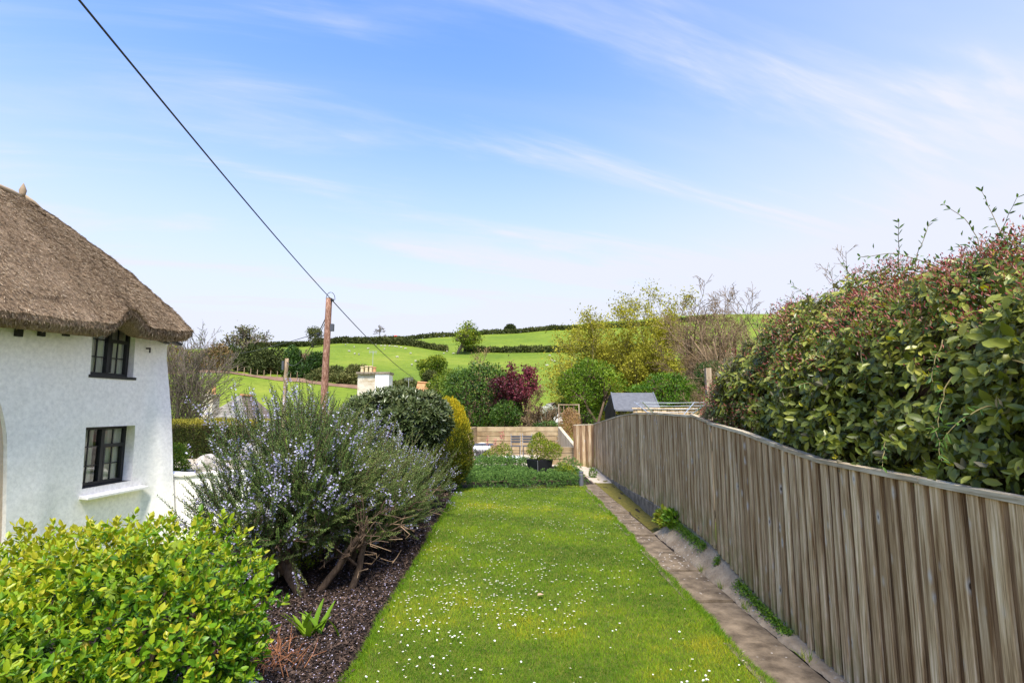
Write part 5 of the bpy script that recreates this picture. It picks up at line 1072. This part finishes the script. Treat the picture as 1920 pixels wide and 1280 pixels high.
V, F, mi = daisy_geo(.0080, .034); var = [mesh_data('daisy', V * s, F, dm, tint=np.full(len(V), .5), midx=mi) for s in (.8, .95, 1.1)]
for i in range(300):
    o = bpy.data.objects.new('daisy', var[i % 3]); col.objects.link(o); o.location = (dx[i], dy[i], .002); o.rotation_euler = (r.normal() * .22 - .15, r.normal() * .22, r.random() * 6.28); tag(o, 'small white daisy flower in the nearer part of the lawn', 'daisy', 'daisies in the nearer lawn')
parts = []; MI = []
for i in range(300, nd):
    s = r.uniform(.8, 1.15); parts.append((V * s + np.array((dx[i], dy[i], .002)), F)); MI += mi
vf = join(*parts); tag(put('far_daisies', vf, dm, loc=(0, 0, 0), tint=np.full(len(vf[0]), .5), midx=MI), 'scatter of tiny white daisies in the farther lawn', 'daisies', kind='stuff')
q = gr(1008, 1125); lf = T8 * (.06, .085, .10) + np.array((0, 0, .045)); a = .9; lf[:, :2] = lf[:, :2] @ np.array(((math.cos(a), -math.sin(a)), (math.sin(a), math.cos(a)))); tag(put('fallen_leaf', (lf + np.array((q[0], q[1], 0)), F8L), mottled('dry_leaf', (.42, .26, .15), (.55, .38, .25), 20, .8)), 'single dry tan leaf lying on the lawn', 'leaf')
# ------------------------------------------------------------------ mid-distance hedges, shrubs and trees
q0, q1 = at(300, 850, 16.), at(488, 850, 16.)
r = np.random.default_rng(1001); n_ = 22000; x = q0[0] - .8 + (q1[0] - q0[0] + 1.0) * r.random(n_); side = r.random(n_); y = np.where(side < .6, 15.55 - .04 * r.random(n_), 15.55 + 1.1 * r.random(n_)); z = np.where(side < .6, .36 + 1.02 * r.random(n_), 1.36 + .06 * r.random(n_)); P = np.stack((x, y, z), 1); P += (.07 * wave(P, 5, 3.5))[:, None] * np.array((.3, -.6, .8))
tt = np.clip(.16 + .80 * sm(1.15, 1.40, P[:, 2]) + .16 * r.normal(size=n_) + .15 * wave(P, 7, 2), 0, 1); nv = np.where((side < .6)[:, None], np.array((0, -1., .2)), np.array((0, -.2, 1.)))
V, F, T = leaves(P, nv * .6 + rdirs(r, n_) * .8 + np.array((0, 0, .5)), nv + rdirs(r, n_) * .5, .055, .024, T4, F4, tt); ht = thing('clipped_hedge', 'clipped dark hedge with a golden top beyond the low white wall', 'hedge', ((q0[0] + q1[0]) / 2, 16, .36)); put('foliage', (V, F), M['yew'], ht, tint=T, kind='stuff')
put('core', box(q0[0] - .8, q1[0] + .2, 15.62, 16.6, .36, 1.28), M['bark'], ht)
q = at(325, 855, 12.6); shrub('lime_bush', 'small bright green rounded bush beside the cottage corner', 'shrub', [(q[0], 12.6, .62, .32, .3, .34), (q[0] + .25, 12.5, .48, .2, .2, .16)], 2600, .05, .028, M['feather'], 1002, base=(q[0], 12.6, .36), stem=.012, young=.3)
q = at(400, 848, 14.); shrub('trailing_plant', 'low green trailing plants in front of the clipped hedge', 'plant', [(q[0], 14.6, .42, .5, .3, .16), (q[0] + .7, 14.6, .45, .5, .3, .2)], 1800, .05, .025, M['green'], 1003, base=(q[0], 14.6, .36), stem=.008)

BARE = dict(levels=3, kids=[7, 5, 4], wander=.10, up=[.05, .06, .05], ratio=.55, angle=.55, taper=.3, first=.12, trunk=.85, rmin=.006)
q = at(338, 790, 22.); b_ = (q[0], 22., float(hz(q[0], 22.)))
tree('bare_shrub', 'tall twiggy bare shrub with many upright stems beside the cottage', 'shrub', b_, 5.6, .05, 1101, dict(BARE, rmin=.011), (.5, .07, .035, .05, M['lime'], .3), stems=14, lean=.13, bark=M['bark_grey'], trunk='stems', spread0=.5)
BROAD = dict(levels=4, kids=[6, 5, 4, 3], wander=.16, up=[.03, .03, .02, .02], ratio=.62, angle=.85, taper=.4, first=.35, trunk=.7, rmin=.02)
def hill(px, py, Y): p = at(px, py, Y); return np.array((p[0], Y, float(hz(p[0], Y))))
def tree_at(name, label, px, ytop, Y, rad, seed, P, leaf, cat='tree', **k):
    b = hill(px, 700, Y); H = at(px, ytop, Y)[2] - b[2]; return tree(name, label, cat, b, H, rad, seed, P, leaf, **k)
FARP = dict(BROAD, rmin=.05, kids=[6, 5, 4, 2])
tree_at('oak_tree', 'spreading sparse oak on the skyline left of the poles', 452, 606, 125., .32, 1201, dict(FARP, trunk=.5, kids=[6, 5, 5, 3], ratio=.70), (2, .5, .28, .45, M['hedgerow'], .8))
tree_at('skyline_tree', 'small round-headed tree on the skyline between the two poles', 583, 614, 220., .3, 1202, dict(FARP, trunk=.5, rmin=.06), (4, .6, .34, .5, M['hedgerow'], .55))
tree_at('bare_tree', 'leafless dark tree on the skyline right of the tall pole', 709, 610, 300., .28, 1203, dict(FARP, trunk=.62, rmin=.07, angle=.6), None)
tree_at('field_tree', 'yellow green tree in the field hedgerow on the hillside', 858, 603, 215., .42, 1204, dict(FARP, trunk=.5, kids=[8, 6, 5, 3], first=.15), (3, .75, .42, .9, M['lime'], .4))
b = hill(957, 618, 345.); shrub('skyline_bush', 'dark rounded evergreen bush on the far skyline', 'tree', [(b[0], 345., b[2] + 3.0, 3.6, 3., 3.2)], 2600, 1.0, .5, M['hedgerow'], 1205, base=b, stem=.25, tint=lambda P, Nn, rr, r: np.clip(.15 + .15 * r.normal(size=len(P)), 0, 1))
# field hedgerows
def hedgerow(name, label, pts, h, w_, n, seed, mat, L=.8, tm=.35):
    r = np.random.default_rng(seed); A = np.array([hill(px, 700, Y) for px, Y in pts]); seg = np.concatenate(([0], np.cumsum(np.linalg.norm(np.diff(A[:, :2], axis=0), axis=1)))); s = r.random(n) * seg[-1]
    x = np.interp(s, seg, A[:, 0]); y = np.interp(s, seg, A[:, 1]); a = r.random(n) * math.pi; fill = np.where(r.random(n) < .5, r.random(n), 1.); hh = h * (1 + .22 * wave(np.stack((s, 0 * s, 0 * s), 1), seed, .25) + .12 * wave(np.stack((s, 0 * s, 0 * s), 1), seed + 1, 1.1))
    q = 1 - .35 * r.random(n) ** 2; P = np.stack((x, y - np.cos(a) * w_ / 2 * q, hz(x, y) + np.sin(a) ** .6 * hh * q * fill), 1)
    V, F, T = leaves(P, rdirs(r, n) + np.array((0, 0, .4)), rdirs(r, n) + np.array((0, -.7, .6)), L * r.uniform(.6, 1.3, n), L * .55, T4, F4, np.clip(tm + .18 * r.normal(size=n) + .2 * wave(P, seed, .3), 0, 1)); t = thing(name, label, 'hedge', A[len(A) // 2]); put('foliage', (V, F), mat, t, tint=T, kind='stuff'); return t
hedgerow('field_hedge', 'dark hedge dividing the two sheep fields on the hillside', [(640, 232), (700, 231), (770, 228), (838, 225)], 2.4, 2.4, 9000, 1301, M['hedgerow'], .9, .45)
hedgerow('field_hedge', 'hedge crossing the hillside right of the yellow green tree', [(870, 225), (930, 226), (1010, 228), (1110, 228), (1220, 226), (1330, 224)], 2.5, 2.4, 12000, 1302, M['hedgerow'], .9, .4)
hedgerow('field_hedge', 'thin dark hedge along the skyline above the upper field', [(715, 327), (800, 327), (905, 327), (1000, 327), (1110, 327), (1330, 327)], 2.3, 3, 14000, 1303, M['hedgerow'], 1.2, .4)
hedgerow('field_hedge', 'low dark hedge along the skyline left of the tall pole', [(470, 229), (560, 229), (640, 230)], 2.0, 2.4, 9000, 1304, M['hedgerow'], .9, .2)
# wooded bank above the track
WB = M['hedgerow']; blobs = []; r = np.random.default_rng(1310)
def bank(name, label, px0, px1, Y, ytop, n, seed, mat, k=6, L=.6, tm=None, cat='bushes'):
    r = np.random.default_rng(seed); bl_ = []
    for i in range(k):
        px = px0 + (px1 - px0) * (i + .5) / k; b = hill(px, 700, Y + r.uniform(-3, 3)); H = at(px, ytop + r.uniform(-5, 10), Y)[2] - b[2]; H = max(H, 1.2); w_ = abs(px1 - px0) / k * Y / 1000 * .85; bl_.append((b[0], b[1], b[2] + H * .45, w_, 1.8, H * .58)); bl_.append((b[0] + r.uniform(-1, 1) * w_, b[1] - 2.2, b[2] + H * .2, w_ * .8, 1.4, H * .32))
    shrub(name, label, cat, bl_, n, L, L * .5, mat, seed, lump=.25, freq=.9, depth=.5, stem=.12, twigs=5, tint=tm)
dk = lambda P, Nn, rr, r: np.clip(.22 + .2 * wave(P, 3, .5) + .15 * r.normal(size=len(P)), 0, 1); mdm = lambda P, Nn, rr, r: np.clip(.65 + .25 * wave(P, 4, .5) + .2 * r.normal(size=len(P)), 0, 1)
bank('bank_bushes', 'dark scrub under the sparse oak above the brown track', 395, 525, 122., 650, 12000, 1311, M['hedgerow'], 6, .6, dk)
bank('bank_bushes', 'olive scrub at the left end of the brown track', 300, 420, 114., 652, 9000, 1312, M['brownbud'], 4, .55)
bank('bank_bushes', 'dark evergreen clump with pale twiggy bush above the track', 540, 602, 120., 662, 8000, 1313, M['green'], 3, .6, dk)
bank('bank_bushes', 'brown leafless thicket right of the oak above the track', 488, 552, 124., 672, 6000, 1314, M['brownbud'], 3, .5)
bank('bank_bushes', 'scrubby dark bushes along the track behind the tall pole', 585, 690, 116., 688, 11000, 1315, M['hedgerow'], 6, .55, mdm)
bank('bank_bushes', 'dark bushes behind the white chimney at the field bottom', 725, 810, 112., 712, 6500, 1316, M['hedgerow'], 5, .55, mdm)
bank('bank_bushes', 'hazy brown scrub climbing the hill behind the yellow trees', 1150, 1360, 95., 672, 6500, 1317, M['brownbud'], 7, .6)
tree_at('twiggy_bush', 'pale twiggy leafless bush behind the short pole', 572, 655, 121., .12, 1320, dict(BARE, rmin=.05), None, cat='shrub', stems=8, lean=.35, bark=M['twig'], trunk='stems', spread0=1.5)
# brown earth track crossing the lower field, with fence stakes
tpx = [(330, 112.), (385, 113.), (440, 113.), (500, 113.), (560, 112.), (620, 111.), (680, 110.), (720, 108.)]; A = np.array([hill(px, 700, Y) for px, Y in tpx]); s = np.linspace(0, 7, 80); cx = np.interp(s, range(8), A[:, 0]); cy = np.interp(s, range(8), A[:, 1]); w_ = 1.9 + .5 * np.sin(s * 2.1) + 2.6 * sm(2.0, .4, s); rows = []
for k in np.linspace(-1, 1, 7): yy = cy + k * w_; rows.append(np.stack((cx, yy, hz(cx, yy) + .10), 1))
trk = put('track', (np.array(rows).transpose(1, 0, 2).reshape(-1, 3), gridf(80, 7)), mottled('red_earth', (.15, .085, .05), (.26, .16, .10), .6, .95, .6, .1, (1, 1, 1), False), loc=(0, 0, 0)); tag(trk, 'brown earth track crossing the lower field', kind='structure')
for i in range(22):
    px = 395 + i * 12.5; b = hill(px, 700, 115.6); sk = tag(put('fence_stake', bar(b - (0, 0, .1), b + np.array((.03, 0, 1.25)), .12, .12), M['old_pole']), 'short wooden stake in the fence line above the brown track', 'stake', 'stakes along the brown track')
# sheep
def sheep_geo(r):
    U, Vv = np.meshgrid(np.linspace(0, math.pi, 8), np.linspace(0, 2 * math.pi, 10, endpoint=False), indexing='ij'); B = np.stack((.62 * np.cos(U), .30 * np.sin(U) * np.cos(Vv), .30 * np.sin(U) * np.sin(Vv) + .62), -1).reshape(-1, 3); F = [(i * 10 + j, i * 10 + (j + 1) % 10, (i + 1) * 10 + (j + 1) % 10, (i + 1) * 10 + j) for i in range(7) for j in range(10)]
    return join((B, F), tube([(.50, 0, .75), (.72, 0, .72), (.88, 0, .58)], [.13, .12, .06], 6), *[tube([(x, y, .0), (x, y, .45)], [.04, .06], 5) for x in (-.38, .36) for y in (-.14, .14)])
r = np.random.default_rng(1401); sg = sheep_geo(r); sme = mesh_data('sheep', *sg, plain('wool', (.46, .43, .34), .95, .1), smooth=True)
spx = [(648, 648), (664, 652), (665, 665), (673, 666), (745, 671), (770, 664), (779, 679), (772, 686), (832, 664), (838, 660), (705, 648), (715, 650), (722, 650), (730, 650), (735, 651), (741, 651), (745, 652), (721, 656), (668, 643), (661, 643), (604, 644), (829, 657), (850, 664), (815, 632), (1033, 676), (1040, 680), (1036, 678), (1026, 687), (1031, 668), (820, 668), (760, 655), (752, 653), (690, 655), (655, 660)]
for i, (px, py) in enumerate(spx):
    r_ = ray(px, py); ks = np.linspace(100, 330, 900); hit = [k for k in ks if CAM_Z + r_[2] / r_[1] * k < float(hz(r_[0] / r_[1] * k, k))] if False else None
    zz_ = hz(r_[0] / r_[1] * ks, ks); over = np.nonzero(CAM_Z + r_[2] / r_[1] * ks < zz_)[0]
    if not len(over): continue
    Y_ = ks[over[0]]; X_ = r_[0] / r_[1] * Y_; o = bpy.data.objects.new('sheep', sme); col.objects.link(o); o.location = (X_, Y_, float(hz(X_, Y_)) - .05); o.rotation_euler = (0, 0, r.random() * 6.28); o.scale = (.8, .8, .8); tag(o, 'tiny pale sheep grazing on the far hillside', 'sheep', 'sheep on the hillside')
b = hill(740, 633, 328.); tv = thing('tractor', 'tiny red farm vehicle on the far skyline hedge', 'vehicle', b)
put('body', join(box(b[0] - 1.6, b[0] + 1.6, 327, 329, b[2] + .7, b[2] + 1.9), box(b[0] - .2, b[0] + 1.5, 327.1, 328.9, b[2] + 1.9, b[2] + 3.0)), M['red'], tv)
for dx_ in (-1.1, 1.0): put('wheel', tube([(b[0] + dx_, 326.8, b[2] + .6), (b[0] + dx_, 329.2, b[2] + .6)], .7, 12), M['black'], tv)

# trees beyond the terrace
def mass(name, label, px, py, Y, wpx, hpx, n, L, mat, seed, k=7, cat='tree', tm=None, lump=.22, **kw):
    r = np.random.default_rng(seed); c = at(px, py, Y); rx, rz_ = wpx / 2 * Y / 1000, hpx / 2 * Y / 1000; bl_ = [(c[0], Y, c[2], rx * .72, rx * .7, rz_ * .75)]
    for i in range(k): a = i * 2.4 + r.random(); q = r.uniform(.35, .62); bl_.append((c[0] + math.cos(a) * rx * q, Y + r.uniform(-.5, .5) * rx, c[2] + math.sin(a) * rz_ * q, rx * r.uniform(.34, .5), rx * .42, rz_ * r.uniform(.34, .5)))
    b = (c[0], Y, float(hz(c[0], Y))); return shrub(name, label, cat, bl_, n, L, L * .5, mat, seed, depth=.55, lump=lump, freq=3.2 / max(rx, .5), base=b, stem=.12, twigs=5, tint=tm, crown='crown', **kw)
mass('green_tree', 'large rounded mid green tree behind the timber wall', 903, 742, 27., 150, 140, 19000, .135, M['green'], 1501, 10, young=.35)
mass('dark_tree', 'low dark green foliage at the right of the large green tree', 950, 775, 25.5, 80, 60, 6000, .10, M['green'], 1502, 4)
mass('yellow_tree', 'round yellow green tree behind the orange roof', 812, 690, 62., 62, 50, 7000, .22, M['lime'], 1503, 5, tm=lambda P, Nn, rr, r: np.clip(.2 + .3 * Nn[:, 2] + .2 * r.normal(size=len(P)), 0, 1))
mass('dark_conifer', 'small dark bush below the round yellow green tree', 806, 706, 58., 26, 30, 2200, .2, M['hedgerow'], 1504, 3)
mass('olive_tree', 'olive green leafing tree between orange roof and green tree', 838, 725, 32., 84, 72, 7000, .11, M['lime'], 1505, 6, tm=lambda P, Nn, rr, r: np.clip(.15 + .2 * r.normal(size=len(P)) + .2 * Nn[:, 2], 0, 1))
THIN = dict(levels=4, kids=[6, 5, 4, 3], wander=.11, up=[.05, .07, .06, .04], ratio=.56, angle=.50, taper=.3, first=.2, trunk=.75, rmin=.012)
def thin(name, label, px, ytop, Y, rad, seed, leaf, stems=3, lean=.22, bark=None, P=THIN, **k): return tree_at(name, label, px, ytop, Y, rad, seed, P, leaf, stems=stems, lean=lean, bark=bark, **k)
thin('twiggy_tree', 'pale twiggy tree with buds behind the large green tree', 925, 652, 34., .07, 1601, (3, .10, .05, .12, M['brownbud'], .8), 5, .3, M['twig'])
thin('purple_tree', 'purple red leaved small tree behind the timber wall', 986, 678, 26., .09, 1702, (4, .12, .07, .10, M['purple'], .5), 2, .07, M['bark'], dict(THIN, trunk=.70, first=.5, angle=.42, kids=[6, 4, 4, 3]))
thin('brown_scrub', 'brown leafless scrub left of the feathery green tree', 1010, 752, 24.5, .03, 1603, (1, .05, .025, .05, M['brownbud'], .4), 6, .5, M['twig'], cat='shrub')
mass('feathery_tree', 'feathery light green tree left of the shed', 1100, 725, 25., 130, 118, 17000, .10, M['feather'], 1604, 9, lump=.34)
thin('feathery_sapling', 'slim green sapling rising at the left of the feathery tree', 1080, 690, 25.5, .04, 1605, (5, .10, .04, .10, M['bright'], .5), 3, .25)
thin('catkin_tree', 'tall sparse yellow catkin tree, left of the pair', 1160, 545, 38., .13, 1706, (7, .19, .085, .3, M['catkin'], .5), 5, .3, M['twig_olive'])
thin('catkin_tree', 'tall sparse yellow catkin tree, right of the pair', 1236, 552, 38.5, .11, 1707, (7, .19, .085, .3, M['catkin'], .5), 4, .24, M['twig_olive'])
thin('catkin_shrub', 'low yellow willow scrub beneath the catkin trees', 1150, 620, 37., .07, 1608, (6, .16, .07, .16, M['catkin'], .4), 8, .5, M['twig_olive'])
mass('bright_shrub', 'fresh bright green shrub behind the shed roof', 1248, 738, 24., 140, 78, 13000, .10, M['bright'], 1609, 8, lump=.3, cat='shrub', young=.3)
thin('bare_birch', 'large bare purple brown twiggy tree right of the catkin trees', 1395, 494, 22., .10, 1613, (.5, .04, .02, .05, M['brownbud'], .4), 6, .45, M['twig'], dict(THIN, kids=[8, 5, 5, 3], rmin=.008, angle=.66, up=[.02, .04, .05, .04]))
thin('bare_birch', 'lower tangle of brown bare branches beside the hedge end', 1345, 592, 26., .07, 1611, (2, .06, .03, .08, M['brownbud'], .45), 6, .35, M['twig'], dict(THIN, kids=[8, 6, 5, 3], rmin=.008))
thin('bare_thicket', 'brown leafless thicket between shed shrub and hedge', 1345, 655, 15., .04, 1612, (2, .035, .018, .05, M['brownbud'], .3), 7, .5, M['twig'], dict(THIN, rmin=.005), cat='shrub')
mass('ivy_mass', 'dark ivy on the old trellis at the hedge end', 1375, 720, 9.3, 70, 130, 2600, .05, M['hedge_leaf'], 1613, 4, cat='climber', tm=lambda P, Nn, rr, r: np.clip(.3 + .15 * r.normal(size=len(P)), 0, .7))
mass('low_scrub', 'low green undergrowth at the foot of the pale house', 1030, 800, 23.6, 70, 26, 2400, .07, M['green'], 1614, 4, cat='shrub')
mass('blossom_shrub', 'white blossoming shrub in front of the pale house', 1026, 775, 28., 50, 34, 1500, .10, leaf_mat('white_blossom', [(.10, .16, .04), (.6, .6, .55), (.8, .8, .76)], .3, .6, .2), 1615, 4, cat='shrub')
mass('budding_tree', 'rounded brown budding tree between the catkin trees and the hedge', 1318, 640, 30., 150, 120, 9000, .10, M['brownbud'], 1620, 9, lump=.35)
mass('dark_thicket', 'dark leafy thicket right of the fresh green shrub', 1345, 705, 20., 90, 70, 4500, .08, M['green'], 1621, 6, lump=.3, cat='shrub', tm=lambda P, Nn, rr, r: np.clip(.3 + .2 * r.normal(size=len(P)), 0, 1))
